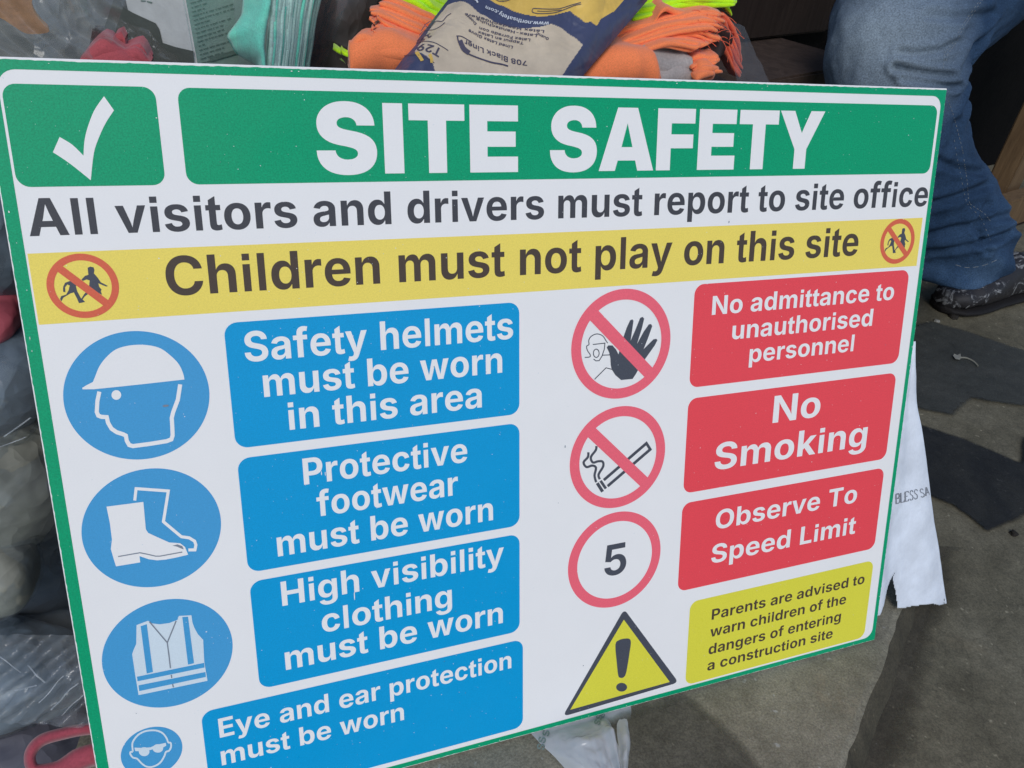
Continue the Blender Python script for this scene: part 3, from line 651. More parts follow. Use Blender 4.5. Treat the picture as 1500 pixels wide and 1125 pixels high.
t = spart('prohibition_symbol', 'pink', sign, [ring(56.3, 272.6, 49.3, 39.8, 10.8)], 0.36)
cig = [stroke([(440, 729), (810, 410), (843, 463), (473, 782)], 24), stroke([(383, 755), (430, 830)], 28), stroke([(412, 735), (458, 803)], 24),
       stroke(smoothp([(374, 748), (360, 690), (372, 622), (340, 603), (290, 616), (265, 575), (302, 530), (306, 488)], False, 4), 20),
       stroke(smoothp([(405, 722), (395, 680), (434, 612), (430, 570), (392, 566), (345, 576), (328, 530), (370, 470), (376, 434)], False, 4), 20)]
spart('pictogram', 'slate', t, [[z6(q)] for q in cig], 0.20)
t = spart('speed_symbol', 'pink', sign, [ring(56.6, 168.8, 49.6, 40.0)], 0.12)
bm = bmesh.new()
set_text(bm, '5', 45.2, 68.6, 153.3, 32.6, 0.24)
obj('lettering', bm, P['slate'], t)
# warning triangle
z62 = lambda p: mm(6.25, 810, 880, p)
A_, B_, C_ = z62([(652, 75), (85, 1062), (1150, 748)])
def rtri(pts, r, n=8):
    out = []
    for i in range(3):
        p, a, b = Vector(pts[i]), Vector(pts[i - 1]), Vector(pts[(i + 1) % 3])
        u, v = (a - p).normalized(), (b - p).normalized()
        dd = r / math.tan(u.angle(v) / 2)
        out += qb(p + u * dd, p, p + v * dd, n) if dd else [tuple(p)]
    return out
t = spart('warning_symbol', 'slate', sign, [[rtri([A_, B_, C_], 4.2)]], 0.12)
spart('triangle_field', 'acid', t, [[z62([(648, 172), (157, 997), (1068, 742)])]], 0.24)
ex = smoothp([(570, 402), (600, 360), (655, 345), (700, 348), (712, 385), (700, 470), (685, 570), (665, 670), (640, 702), (610, 702), (595, 678), (582, 560)], True, 3)
spart('pictogram', 'slate', t, [[z62(ex)], [z62(circ(627, 790, 50, 28, 40))]], 0.36)
# chips and scratches in the print
bm = bmesh.new()
rnd = random.Random(3)
chips = [(-211, 297.5, 0.5, 3.2), (-208.0, 297, 0.4, 2.6), (153.5, 506, 0.8, 3.2), (157, 499.5, 0.9, 1.5), (-191, 185, 0.6, 5), (161, 484, 0.5, 2.0)]
chips += [(rnd.uniform(-395, 395), rnd.choice((596.8, 2.6)), rnd.uniform(0.3, 1.0), rnd.uniform(0.2, 0.5)) for _ in range(12)]
chips += [(rnd.choice((-396.5, 398.0)), rnd.uniform(5, 590), rnd.uniform(0.2, 0.5), rnd.uniform(0.4, 1.6)) for _ in range(9)]
chips += [(rnd.uniform(-380, 380), rnd.uniform(20, 580), rnd.uniform(0.25, 0.6), rnd.uniform(0.25, 0.7)) for _ in range(40)]
for cx, cy, w, h in chips:
    l = [(cx + w * math.cos(k * 0.9) * rnd.uniform(0.4, 1.1), cy + h * math.sin(k * 0.9) * rnd.uniform(0.4, 1.1)) for k in range(7)]
    poly(bm, [l], 0.6)
obj('worn_print', bm, P['white'], sign)['kind'] = 'stuff'
bm = bmesh.new()
for cx, cy, w, h in [(2.0, 291, 0.5, 1.4), (25, 62, 0.6, 0.5), (-60, 330, 0.4, 0.4), (160, 482, 0.5, 1.0), (-318, 366, 2.2, 0.9)] + [(rnd.uniform(-380, 380), rnd.uniform(20, 580), rnd.uniform(0.2, 0.45), rnd.uniform(0.2, 0.5)) for _ in range(14)]:
    poly(bm, [circ(cx, cy, w, 7, h)], 0.66)
obj('dirt_speck', bm, P['grey_line'], sign)['kind'] = 'stuff'
# ------------------------------------------------------------------ materials of the things behind
def cloth_mat(name, base, dark=0.8, weave=900, rough=0.85, sheen=0.3):
    m, nt, bs = mat(name)
    a = tex(nt, 18, 5, 0.6)
    r = ramp(nt, a.outputs['Fac'], [(0.3, tuple(v * dark for v in base)), (0.7, base)])
    b = tex(nt, weave, 2, 0.6)
    r2 = ramp(nt, b.outputs['Fac'], [(0.3, (0.85,) * 3), (0.7, (1.12,) * 3)])
    c = mixc(nt, 1.0, r.outputs['Color'], r2.outputs['Color'], 'MULTIPLY')
    nt.links.new(c, bs.inputs['Base Color'])
    bs.inputs['Roughness'].default_value = rough
    bs.inputs['Specular IOR Level'].default_value = 0.25
    bs.inputs['Sheen Weight'].default_value = sheen
    bump(nt, bs, b.outputs['Fac'], 0.25, 0.0006)
    return m
def wood_mat(name, c0, c1, scale=9.0):
    m, nt, bs = mat(name)
    tc = node(nt, 'ShaderNodeTexCoord')
    mp = nt.nodes.new('ShaderNodeMapping')
    mp.inputs['Scale'].default_value = (1.0, 1.0, 0.12)
    nt.links.new(tc.outputs['Object'], mp.inputs['Vector'])
    a = tex(nt, scale * 4, 8, 0.65, mp.outputs['Vector'], dist=1.2)
    r = ramp(nt, a.outputs['Fac'], [(0.3, c0), (0.7, c1)])
    nt.links.new(r.outputs['Color'], bs.inputs['Base Color'])
    bs.inputs['Roughness'].default_value = 0.8
    bs.inputs['Specular IOR Level'].default_value = 0.2
    bump(nt, bs, a.outputs['Fac'], 0.4, 0.003)
    return m
def crinkle(nt, sc):
    """angular creases of crumpled plastic: bent Voronoi ridges in two sizes"""
    tc = node(nt, 'ShaderNodeTexCoord')
    w = tex(nt, sc * 0.5, 3, 0.5)
    mx = mixc(nt, 0.12, (0, 0, 0), w.outputs['Color'])
    va = node(nt, 'ShaderNodeVectorMath', operation='ADD')
    nt.links.new(tc.outputs['Object'], va.inputs[0])
    nt.links.new(mx, va.inputs[1])
    o = []
    for k, f in ((1.0, 1.0), (2.7, 0.4)):
        v = node(nt, 'ShaderNodeTexVoronoi', Scale=sc * k, feature='F1')
        nt.links.new(va.outputs[0], v.inputs['Vector'])
        m_ = node(nt, 'ShaderNodeMath', operation='MULTIPLY')
        nt.links.new(v.outputs['Distance'], m_.inputs[0])
        m_.inputs[1].default_value = f
        o.append(m_)
    ad = node(nt, 'ShaderNodeMath', operation='ADD')
    nt.links.new(o[0].outputs[0], ad.inputs[0])
    nt.links.new(o[1].outputs[0], ad.inputs[1])
    return ad.outputs[0]
def film_mat(name, alpha=0.16, tint=(0.9, 0.93, 0.95), white=0.0, crease=16.0):
    """thin clear plastic: mostly lets light through, glints on its creases"""
    m = bpy.data.materials.new(name)
    m.use_nodes = True
    nt = m.node_tree
    nt.nodes.remove(nt.nodes['Principled BSDF'])
    out = nt.nodes['Material Output']
    tr = node(nt, 'ShaderNodeBsdfTransparent', Color=(*tint, 1))
    gl = node(nt, 'ShaderNodeBsdfGlossy', Roughness=0.16)
    df = node(nt, 'ShaderNodeBsdfDiffuse', Color=(0.72, 0.74, 0.76, 1))
    b = node(nt, 'ShaderNodeBump', Strength=0.6, Distance=0.008)
    nt.links.new(crinkle(nt, crease), b.inputs['Height'])
    nt.links.new(b.outputs['Normal'], gl.inputs['Normal'])
    fr = node(nt, 'ShaderNodeLayerWeight', Blend=0.3)
    nt.links.new(b.outputs['Normal'], fr.inputs['Normal'])
    pw = node(nt, 'ShaderNodeMath', operation='POWER')
    nt.links.new(fr.outputs['Facing'], pw.inputs[0])
    pw.inputs[1].default_value = 2.5
    ad = node(nt, 'ShaderNodeMath', operation='MULTIPLY_ADD')
    nt.links.new(pw.outputs[0], ad.inputs[0])
    ad.inputs[1].default_value = 0.5
    ad.inputs[2].default_value = 0.035
    m0 = node(nt, 'ShaderNodeMixShader', Fac=alpha + white)
    nt.links.new(tr.outputs[0], m0.inputs[1])
    nt.links.new(df.outputs[0], m0.inputs[2])
    m1 = nt.nodes.new('ShaderNodeMixShader')
    nt.links.new(ad.outputs[0], m1.inputs[0])
    nt.links.new(m0.outputs[0], m1.inputs[1])
    nt.links.new(gl.outputs[0], m1.inputs[2])
    nt.links.new(m1.outputs[0], out.inputs['Surface'])
    return m
M_orange = cloth_mat('orange_cloth', (0.98, 0.245, 0.085), 0.92)
M_orange2 = cloth_mat('deep_orange_cloth', (0.88, 0.14, 0.06), 0.85)
M_lime = cloth_mat('lime_cloth', (0.56, 0.95, 0.006), 0.85)
M_tape = cloth_mat('reflective_tape', (0.45, 0.40, 0.37), 0.75, 500, 0.5)
M_wood_dk = wood_mat('dark_wood', (0.018, 0.011, 0.009), (0.036, 0.024, 0.020))
M_wood_br = wood_mat('brown_wood', (0.09, 0.055, 0.028), (0.19, 0.12, 0.062))
M_wood_md = wood_mat('stained_wood', (0.04, 0.026, 0.020), (0.08, 0.054, 0.042))
M_gloom = concrete('gloom_black', (0.002, 0.002, 0.002), (0.0035, 0.003, 0.003), (0.006, 0.005, 0.005), 3.0, spec=0.08)  # the shop's inner darkness, put into a near-black base colour
M_film = film_mat('clear_film', 0.06, crease=24.0)
M_film2 = film_mat('cloudy_film', 0.05, (0.86, 0.83, 0.80))

def box(name, m, parent, c, size, rotz=0.0, bev=0.003, tilt=(0, 0)):
    b = bmesh.new()
    bmesh.ops.create_cube(b, size=1.0, matrix=Matrix.Diagonal((*size, 1)))
    bmesh.ops.bevel(b, geom=b.edges[:], offset=bev, segments=2, affect='EDGES')
    o = obj(name, b, m, parent)
    o.location = c
    o.rotation_euler = (tilt[0], tilt[1], rotz)
    return o

# back of the shop
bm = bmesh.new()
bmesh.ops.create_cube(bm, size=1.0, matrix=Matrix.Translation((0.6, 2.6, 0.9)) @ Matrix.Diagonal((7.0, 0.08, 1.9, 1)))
tag(obj('back_wall', bm, M_gloom), 'near black wall with shade in its colour at the back of the shop behind the goods', 'wall')
# bench that carries the goods and that the sign leans on
bench = empty('goods_bench', (0.10, 0.50, ZF))
tag(bench, 'dark wooden bench behind the sign carrying the folded vests', 'bench')
def place(o, p): o.location = Vector(o.location) - Vector(p); return o
bl = (0.10, 0.50, ZF)
place(box('bench_top', M_wood_dk, bench, (-0.01, 0.50, 0.480), (0.70, 0.60, 0.04)), bl)
for lx in (-0.31, 0.29):
    for ly in (0.235, 0.765):
        place(box('leg', M_wood_dk, bench, (lx, ly, (0.46 + ZF) / 2), (0.05, 0.05, 0.46 - ZF)), bl)

# ------------------------------------------------------------------ folded vests
def band(bm, front, y0, back, th, amp=0.003, seed=0.0, mi=0, rise=0.10, frag=0.0, prof=7, step=0.004, bx=0.15):
    """one folded layer: front edge given on the photograph at depth row y0, rounded fold, running back by `back` metres"""
    pts = [aty(x, y, y0) for x, y in smoothp(front, False, 6)]
    res = [pts[0]]
    for p in pts[1:]:
        while (p - res[-1]).length > step:
            res.append(res[-1] + (p - res[-1]).normalized() * step)
    n = len(res)
    rows = []
    for i, p in enumerate(res):
        endf = min(1.0, min(i, n - 1 - i) / 5 + 0.6)
        hh = th * 0.5 * (0.85 + 0.5 * nz(p, 30, seed)) * endf
        yo = amp * 3.0 * nz(p, 18, seed + 3) + amp * 1.5 * nz(p, 70, seed + 5)
        zo = amp * 1.1 * nz(p, 26, seed + 7)
        row = []
        for k in range(5):                                   # top, from back to front
            t = 1 - k / 4.5
            row.append(Vector((p.x + bx * back * t, p.y + yo + back * t + hh, p.z + zo + hh * 0.9 + rise * back * t + amp * nz((p.x, t, 0), 30, seed))))
        for k in range(prof):                                # round nose
            a = math.pi * (0.5 - k / (prof - 1))
            row.append(Vector((p.x, p.y + yo - math.cos(a) * hh * 0.9 + hh, p.z + zo + math.sin(a) * hh)))
        for k in range(1, 5):
            t = k / 4.5
            row.append(Vector((p.x + bx * back * t, p.y + yo + back * t + hh, p.z + zo - hh * 0.9 + rise * back * t)))
        if frag:
            for r_ in row:
                r_.x += frag * nz((0, r_.y, r_.z), 60, seed) * max(0.0, 1 - min(i, n - 1 - i) / 5)
        rows.append([bm.verts.new(v) for v in row])
    for A, B in zip(rows, rows[1:]):
        for k in range(len(A) - 1):
            bm.faces.new((A[k], A[k + 1], B[k + 1], B[k])).material_index = mi
    for Rw in (rows[0], rows[-1][::-1]):
        try: bm.faces.new(Rw).material_index = mi
        except ValueError: pass
# left fan: crop 480,0 at 5.77x
L = lambda *p: [(480 + x / 5.77, y / 5.77) for x, y in p]
Q = lambda *p: [(840 + x / 5.357, y / 5.357) for x, y in p]
def fan(bm, low, top, n, y0, y1, seed, th=0.0042, back=0.06, bx=0.15, ends=(0.0, 0.0), amp=0.0011, mi=0):
    """n thin folded layers between the lowest and the topmost front edge; ends: how far layer ends are staggered"""
    rn = random.Random(seed)
    A, B = smoothp(low, False, 6), smoothp(top, False, 6)
    def samp(l, t):
        t = max(0.0, min(0.9999, t)) * (len(l) - 1)
        i = int(t)
        return tuple(a + (b - a) * (t - i) for a, b in zip(l[i], l[i + 1]))
    for k in range(n):
        f = k / max(1, n - 1)
        a0, a1 = rn.uniform(0, ends[0]), 1 - rn.uniform(0, ends[1])
        f2 = min(1, max(0, f + rn.uniform(-0.3, 0.3) / n))
        fr = []
        for j in range(9):
            t = a0 + (a1 - a0) * j / 8
            p, q = samp(A, t), samp(B, t)
            fr.append((p[0] + (q[0] - p[0]) * f2, p[1] + (q[1] - p[1]) * f2))
        band(bm, fr, y0 + (y1 - y0) * f + rn.uniform(-0.0035, 0.0035), back, th * rn.uniform(0.8, 1.25), amp, seed + k * 0.37, mi, 0.06, 0.008, 7, 0.003, bx)
def vest(label, fans, mats, bands=()):
    b = bmesh.new()
    for a in fans: fan(b, **a)
    for a in bands: band(b, **a)
    bmesh.ops.recalc_face_normals(b, faces=b.faces)
    return tag(obj('folded_vest', b, mats, None, True), label, 'folded vest', 'folded hi-vis vests behind the sign')
vest('smooth orange folded vest at the bottom left of the stack, beside the printed glove bag',
     [dict(low=L((185, 600), (215, 500), (500, 470), (900, 520)), top=L((205, 510), (275, 345), (520, 385), (900, 440)), n=2, y0=0.296, y1=0.300, seed=1, th=0.012, bx=0.7)], [M_orange],
     [dict(front=L((188, 640), (225, 540), (500, 500), (900, 560)), y0=0.292, back=0.05, th=0.040, amp=0.0015, seed=2, bx=0.7),
      dict(front=L((195, 720), (300, 620), (900, 680)), y0=0.294, back=0.05, th=0.05, amp=0.002, seed=2.5, bx=0.7)])
vest('orange folded vest with fanned ragged layers, left of the printed glove bag',
     [dict(low=L((385, 285), (450, 345), (640, 400), (900, 480)), top=L((352, 130), (430, 178), (640, 280), (920, 380)), n=8, y0=0.304, y1=0.320, seed=3, bx=0.7, ends=(0.10, 0))], [M_orange])
vest('orange folded vest directly under the lime one, left of the glove bag',
     [dict(low=L((375, 110), (470, 140), (700, 240), (920, 330)), top=L((480, -10), (600, 25), (800, 120), (960, 185)), n=6, y0=0.322, y1=0.342, seed=8, bx=0.7, ends=(0.16, 0), th=0.0055)], [M_orange])
vest('lime yellow folded vest on top of the left stack',
     [dict(low=L((620, -20), (760, 45), (900, 140), (1000, 165)), top=L((700, -170), (840, -110), (960, -40), (1080, 0)), n=8, y0=0.350, y1=0.376, seed=10, bx=0.7, back=0.09, th=0.006, amp=0.0022)], [M_lime])
scrap = bmesh.new()
band(scrap, L((92, 420), (120, 450), (185, 500)), 0.296, 0.008, 0.0045, 0.004, 14, frag=0.01)
band(scrap, L((105, 440), (135, 480), (185, 505)), 0.295, 0.006, 0.003, 0.004, 17, frag=0.01)
band(scrap, L((150, 570), (170, 560), (190, 560)), 0.290, 0.008, 0.0035, 0.004, 15, frag=0.01)
tag(obj('cloth_scrap', scrap, M_lime, None, True), 'small frayed lime cloth corner sticking out left of the orange vests', 'cloth')
# right fan: crop 840,0 at 5.357x
rv = vest('bottom orange vest at the right of the stack with a grey reflective strip',
     [dict(low=Q((60, 650), (200, 590), (520, 500), (650, 560), (710, 640)), top=Q((60, 630), (170, 575), (330, 515), (520, 470), (620, 520)), n=2, y0=0.297, y1=0.300, seed=21, th=0.006),
      dict(low=Q((950, 640), (1010, 600), (1090, 590), (1160, 600)), top=Q((955, 480), (1020, 460), (1100, 470), (1185, 420)), n=6, y0=0.292, y1=0.304, seed=23, th=0.0065, amp=0.002, ends=(0.05, 0.2))], [M_orange],
     [dict(front=Q((60, 690), (300, 600), (520, 560), (640, 590), (700, 660)), y0=0.290, back=0.05, th=0.040, amp=0.0015, seed=21),
      dict(front=Q((950, 700), (1010, 620), (1090, 590), (1150, 600)), y0=0.290, back=0.05, th=0.030, amp=0.003, seed=24)])
b = bmesh.new()
band(b, Q((560, 470), (640, 520), (740, 560), (860, 540), (960, 500)), 0.304, 0.05, 0.034, 0.0008, 26)
band(b, Q((600, 640), (700, 650), (820, 620), (960, 620)), 0.300, 0.05, 0.034, 0.0008, 27)
obj('reflective_strip', b, M_tape, rv, True)
vest('middle orange vest of the right stack, folds fanning from the glove bag',
     [dict(low=Q((120, 580), (330, 500), (560, 410), (720, 362), (860, 395), (940, 400), (985, 350)), top=Q((150, 515), (400, 420), (700, 318), (850, 280), (980, 250), (1110, 300), (1200, 310)), n=6, y0=0.308, y1=0.318, seed=31, ends=(0, 0.12), th=0.0055)], [M_orange])
vest('orange vest of the right stack between the middle one and the peaked one',
     [dict(low=Q((200, 470), (480, 360), (750, 275), (950, 240), (1090, 235), (1170, 270)), top=Q((230, 395), (480, 285), (700, 205), (900, 160), (1050, 145), (1195, 180)), n=7, y0=0.320, y1=0.332, seed=33, ends=(0, 0.14))], [M_orange])
vest('upper orange vest of the right stack with a raised peak below the lime one',
     [dict(low=Q((260, 345), (450, 270), (640, 215), (850, 150), (1040, 120), (1195, 135)), top=Q((290, 250), (450, 195), (640, 165), (850, 115), (1040, 85), (1190, 100)), n=5, y0=0.334, y1=0.344, seed=35, ends=(0.05, 0.1))], [M_orange],
     [dict(front=Q((560, 215), (640, 170), (680, 90), (745, 66), (830, 112), (940, 128)), y0=0.341, back=0.03, th=0.008, amp=0.0015, seed=36)])
hv = bmesh.new()
fan(hv, Q((1120, 300), (1200, 400), (1250, 520), (1290, 620)), Q((1180, 110), (1235, 190), (1280, 280), (1322, 400), (1348, 500), (1342, 585)), 5, 0.342, 0.352, 41, 0.007, 0.03, 0.15, (0.1, 0.2), 0.002)
bmesh.ops.recalc_face_normals(hv, faces=hv.faces)
tag(obj('folded_vest', hv, M_orange2, None, True), 'reddish orange vest end drooping down the far right side of the stack', 'folded vest', 'folded hi-vis vests behind the sign')
vest('lime yellow folded vest on top of the right stack',
     [dict(low=Q((480, 150), (620, 112), (800, 62), (1000, 42), (1240, 55), (1280, 30)), top=Q((560, -10), (800, -60), (1110, -70), (1270, -60)), n=9, y0=0.350, y1=0.378, seed=51, back=0.09, th=0.006, amp=0.0018, ends=(0.04, 0.04))], [M_lime],
     [dict(front=Q((1225, 60), (1260, 100), (1270, 150)), y0=0.362, back=0.03, th=0.008, amp=0.003, seed=54)])
def vest_obj(name, bands, mats, label, cat):
    b = bmesh.new()
    for kw in bands: band(b, **kw)
    return tag(obj(name, b, mats, None, True), label, cat)
# frayed threads at the right end
def thread_tube(bm, pts, r, nside=4):
    rings = []
    for i, p in enumerate(pts):
        t = (pts[min(i + 1, len(pts) - 1)] - pts[max(i - 1, 0)]).normalized()
        u = t.cross(Vector((0.3, 0.2, 0.93))).normalized()
        v = t.cross(u)
        rings.append([bm.verts.new(p + u * r * math.cos(2 * math.pi * k / nside) + v * r * math.sin(2 * math.pi * k / nside)) for k in range(nside)])
    for A, B in zip(rings, rings[1:]):
        for k in range(nside):
            bm.faces.new((A[k], A[(k + 1) % nside], B[(k + 1) % nside], B[k]))
b = bmesh.new()
rnd = random.Random(5)
for k in range(46):
    x, y = rnd.uniform(930, 1240), rnd.uniform(70, 330)
    p = aty(*Q((x, y))[0], 0.318 + 0.0001 * (330 - y))
    l = rnd.uniform(0.006, 0.020)
    dv = Vector((rnd.uniform(-0.3, 1), rnd.uniform(-0.8, 0.1), rnd.uniform(-0.6, 0.9))).normalized()
    thread_tube(b, [p + dv * l * t + Vector((0, 0, -0.4 * l * t * t)) for t in (0, 0.35, 0.7, 1)], 0.0003)
obj('loose_thread', b, M_orange2, rv)['kind'] = 'stuff'
# shade of the gap inside the fan, put into dark cloth
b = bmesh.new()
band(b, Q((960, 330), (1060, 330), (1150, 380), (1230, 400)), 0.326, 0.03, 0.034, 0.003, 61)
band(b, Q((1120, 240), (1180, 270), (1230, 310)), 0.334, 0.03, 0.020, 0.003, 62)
M_gap = cloth_mat('gap_shade', (0.035, 0.012, 0.010))
obj('gap_fill', b, M_gap, rv, True)
# clear bag the right stack lies in
def crumple_sheet(name, quad, nx, ny, m, parent, amp, sc, seed, depthfn):
    """a thin crumpled film hung over four photo corners with its own depth row"""
    b = bmesh.new()
    gridv = []
    for j in range(ny + 1):
        row = []
        for i in range(nx + 1):
            u, v = i / nx, j / ny
            x = (quad[0][0] * (1 - u) + quad[1][0] * u) * (1 - v) + (quad[3][0] * (1 - u) + quad[2][0] * u) * v
            y = (quad[0][1] * (1 - u) + quad[1][1] * u) * (1 - v) + (quad[3][1] * (1 - u) + quad[2][1] * u) * v
            p = depthfn(x, y, u, v)
            k = fbm(p, sc, 5, seed)
            row.append(b.verts.new(p + Vector((0.3, -0.8, 0.5)) * amp * (k + 0.7 * abs(nz(p, sc * 2.3, seed)))))
        gridv.append(row)
    for j in range(ny):
        for i in range(nx):
            b.faces.new((gridv[j][i], gridv[j][i + 1], gridv[j + 1][i + 1], gridv[j + 1][i]))
    return obj(name, b, m, parent, True)
cb = crumple_sheet('clear_bag', [(1062, 28), (1088, 40), (1128, 122), (1080, 130)], 16, 30, M_film2, None, 0.003, 30, 3.0,
                   lambda x, y, u, v: aty(x, y, 0.362 - 0.03 * v))
tag(cb, 'torn clear plastic bag edge hanging at the right end of the orange vests', 'plastic bag')

# ------------------------------------------------------------------ the printed glove bag lying over the stack
GA, GB, GC, GD = (672, -22), (968, -22), (836, 132), (556, 132)
def gsurf(x, y):
    v = (y + 22) / 154.0
    xl, xr = GA[0] + (GD[0] - GA[0]) * v, GB[0] + (GC[0] - GB[0]) * v
    u = (x - xl) / (xr - xl)
    Y = 0.345 - 0.075 * v
    p = aty(x, y, Y)
    ed = min(1.0, max(0.0, min(u, 1 - u) * 7))
    pil = 0.016 * (1 - (1 - ed) ** 2)
    wr = 0.0035 * nz((u * 2.6, v * 1.4, 0), 1.6, 4.0) + 0.0022 * abs(nz((u * 5 + v * 2.5, v * 1.2, 0), 1.5, 8.0))
    if u > 0.55: wr += 0.006 * max(0.0, math.sin((u - v * 0.35) * 22)) * (1 - v) * min(1, (u - 0.55) * 5)
    return p + Vector((0.0, -0.62, 0.60)) * (pil + wr)
def gpt(x, y): return (640 + x / 5.77, y / 5.77)
R_beige = [gpt(*q) for q in [(-420, 640), (-420, 560), (-205, 490), (-90, 620), (-60, 720)]]
navy_left = [(570, 120), (578, 104), (604, 84), (612, 90), (628, 106), (640, 125)]
beige = [(604, 84)] + [gpt(*q) for q in [(0, 160), (85, 62), (160, 70), (240, 120), (330, 200), (440, 260), (560, 300), (700, 312), (830, 300), (920, 276), (985, 300), (1080, 370), (1175, 460), (1050, 640), (960, 790)]] + [(640, 140), (628, 106), (612, 90)]
yellow = [gpt(*q) for q in [(270, -200), (310, 0), (390, 62), (480, 118), (600, 170), (700, 200), (830, 216), (930, 208), (1010, 188), (1075, 172), (1120, 210), (1190, 275), (1240, 272), (1290, 300), (1330, 235), (1440, 170), (1520, 80), (1640, -60), (1700, -200)]]
def bag_mat(name, c, rough=0.45, crk=False):
    m, nt, bs = mat(name)
    a = tex(nt, 24, 6, 0.65)
    r = ramp(nt, a.outputs['Fac'], [(0.3, tuple(v * 0.82 for v in c)), (0.7, tuple(min(1, v * 1.1) for v in c))])
    s = tex(nt, 210, 3, 0.7)
    sp = ramp(nt, s.outputs['Fac'], [(0.70, (0, 0, 0)), (0.80, (0.35,) * 3)])
    cc = mixc(nt, sp.outputs['Color'], r.outputs['Color'], (0.4, 0.4, 0.38))
    nt.links.new(cc, bs.inputs['Base Color'])
    bs.inputs['Roughness'].default_value = rough
    bump(nt, bs, crinkle(nt, 30.0) if crk else a.outputs['Fac'], 0.35, 0.004)
    return m
M_navy = bag_mat('navy_film', (0.055, 0.064, 0.125), 0.38, True)
M_beige = bag_mat('beige_film', (0.60, 0.49, 0.36), 0.38, True)
M_byel = bag_mat('yellow_film', (0.70, 0.45, 0.095), 0.38, True)
M_ink = bag_mat('bag_ink', (0.075, 0.065, 0.10))
M_bwhite = bag_mat('bag_white', (0.62, 0.64, 0.68))
b = bmesh.new()
NX, NY = 300, 130
gv = []
for j in range(NY + 1):
    row = []
    for i in range(NX + 1):
        v = j / NY
        xl, xr = GA[0] + (GD[0] - GA[0]) * v, GB[0] + (GC[0] - GB[0]) * v
        x, y = xl + (xr - xl) * i / NX, -22 + 154 * v
        row.append((b.verts.new(gsurf(x, y)), x, y))
    gv.append(row)
for j in range(NY):
    for i in range(NX):
        q = (gv[j][i], gv[j][i + 1], gv[j + 1][i + 1], gv[j + 1][i])
        f = b.faces.new([a[0] for a in q])
        c = (sum(a[1] for a in q) / 4, sum(a[2] for a in q) / 4)
        f.material_index = 1 if inside(c, beige) else 2 if inside(c, yellow) else 0
# the rear film of the bag closes it underneath
under = [[b.verts.new(gv[j][i][0].co + Vector((0, 0.012, -0.012)) * min(1, min(i, NX - i) / 20)) if 0 < i < NX else gv[j][i][0] for i in range(0, NX + 1, 20)] for j in range(0, NY + 1, 10)]
for A, B in zip(under, under[1:]):
    for k in range(len(A) - 1):
        try: b.faces.new((A[k + 1], A[k], B[k], B[k + 1]))
        except ValueError: pass
gb = obj('glove_bag', b, [M_navy, M_beige, M_byel], None, True)
tag(gb, 'navy, beige and yellow printed plastic glove bag lying upside down over the orange vests', 'glove bag')
def on_bag(x, y, off=0.0006):
    e = 0.6
    p = gsurf(x, y)
    n = (gsurf(x + e, y) - p).cross(gsurf(x, y + e) - p).normalized()
    if n.dot(CAM - p) < 0: n = -n
    return p + n * off
def bag_text(bm, s, p0, p1, h, bow=0.0, slant=0.0):
    """a line of upside-down print: its first letter at p0, its last at p1 (crop pixels), letters h crop pixels tall"""
    a, c = Vector(p0), Vector(p1)
    dx = (c - a).normalized()
    up = Vector((-dx.y, dx.x))
    if up.y < 0: up = -up
    ln = (c - a).length
    def fn(x, y):
        q = a + dx * x + up * (y + bow * (4 * (x / ln) * (1 - x / ln))) + dx * slant * y
        return on_bag(*gpt(q.x, q.y))
    set_text(bm, s, 0, ln, 0, h, 0, 'BOLD', fn)
b = bmesh.new()
for s, p0, p1, h, bow, sl_ in [('Latex Handschoenen', (860, 330), (215, 195), 22, 22, 0), ('Latex-Handschuhe', (800, 365), (290, 240), 23, 16, 0), ('Latex Forrado con', (745, 400), (315, 310), 23, 12, 0),
                           ('Tappul en Latex', (690, 425), (305, 345), 23, 10, 0), ('Lined Latex Glove', (600, 462), (225, 335), 25, 14, 0),
                           ('Guanti', (900, 395), (800, 345), 23, 0, 0), ('Dopre', (290, 290), (205, 190), 20, 0, 0),
                           ('708 Black Liner', (715, 585), (190, 420), 40, 18, -0.35)]:
    bag_text(b, s, p0, p1, h, bow, sl_)
bag_text(b, 'T29', (5, 505), (-165, 420), 70)
bag_text(b, '12', (-75, 330), (-165, 345), 50)
for q in ([(-180, 375), (55, 512)], [(-182, 378), (-300, 470)], [(-300, 470), (-60, 610)]):
    n = 12
    l = stroke([(q[0][0] + (q[1][0] - q[0][0]) * k / n, q[0][1] + (q[1][1] - q[0][1]) * k / n) for k in range(n + 1)], 6)
    vsx = [b.verts.new(on_bag(*gpt(*p))) for p in l]
    for k in range(n): b.faces.new((vsx[k], vsx[k + 1], vsx[-2 - k], vsx[-1 - k]))
def bag_stroke(b, pts, w, n=5):
    l = smoothp(pts, False, n)
    o = stroke(l, w)
    vsx = [b.verts.new(on_bag(*gpt(*p))) for p in o]
    m = len(l)
    for k in range(m - 1): b.faces.new((vsx[k], vsx[k + 1], vsx[-2 - k], vsx[-1 - k]))
bag_stroke(b, [(130, 395), (140, 440), (200, 520), (290, 565), (400, 600), (500, 610), (560, 625)], 12)
bag_stroke(b, [(150, 430), (180, 490), (230, 530)], 40)
bag_stroke(b, [(120, 395), (165, 398), (220, 425), (250, 440)], 7)
bag_stroke(b, [(-130, 260), (-100, 220), (-60, 250), (-20, 215), (20, 240), (60, 200), (90, 185)], 6)
bag_stroke(b, [(-150, 300), (-110, 265), (-75, 285), (-40, 300), (0, 290), (40, 260)], 6)
bag_stroke(b, [(-110, 215), (-70, 190), (-40, 180)], 6)
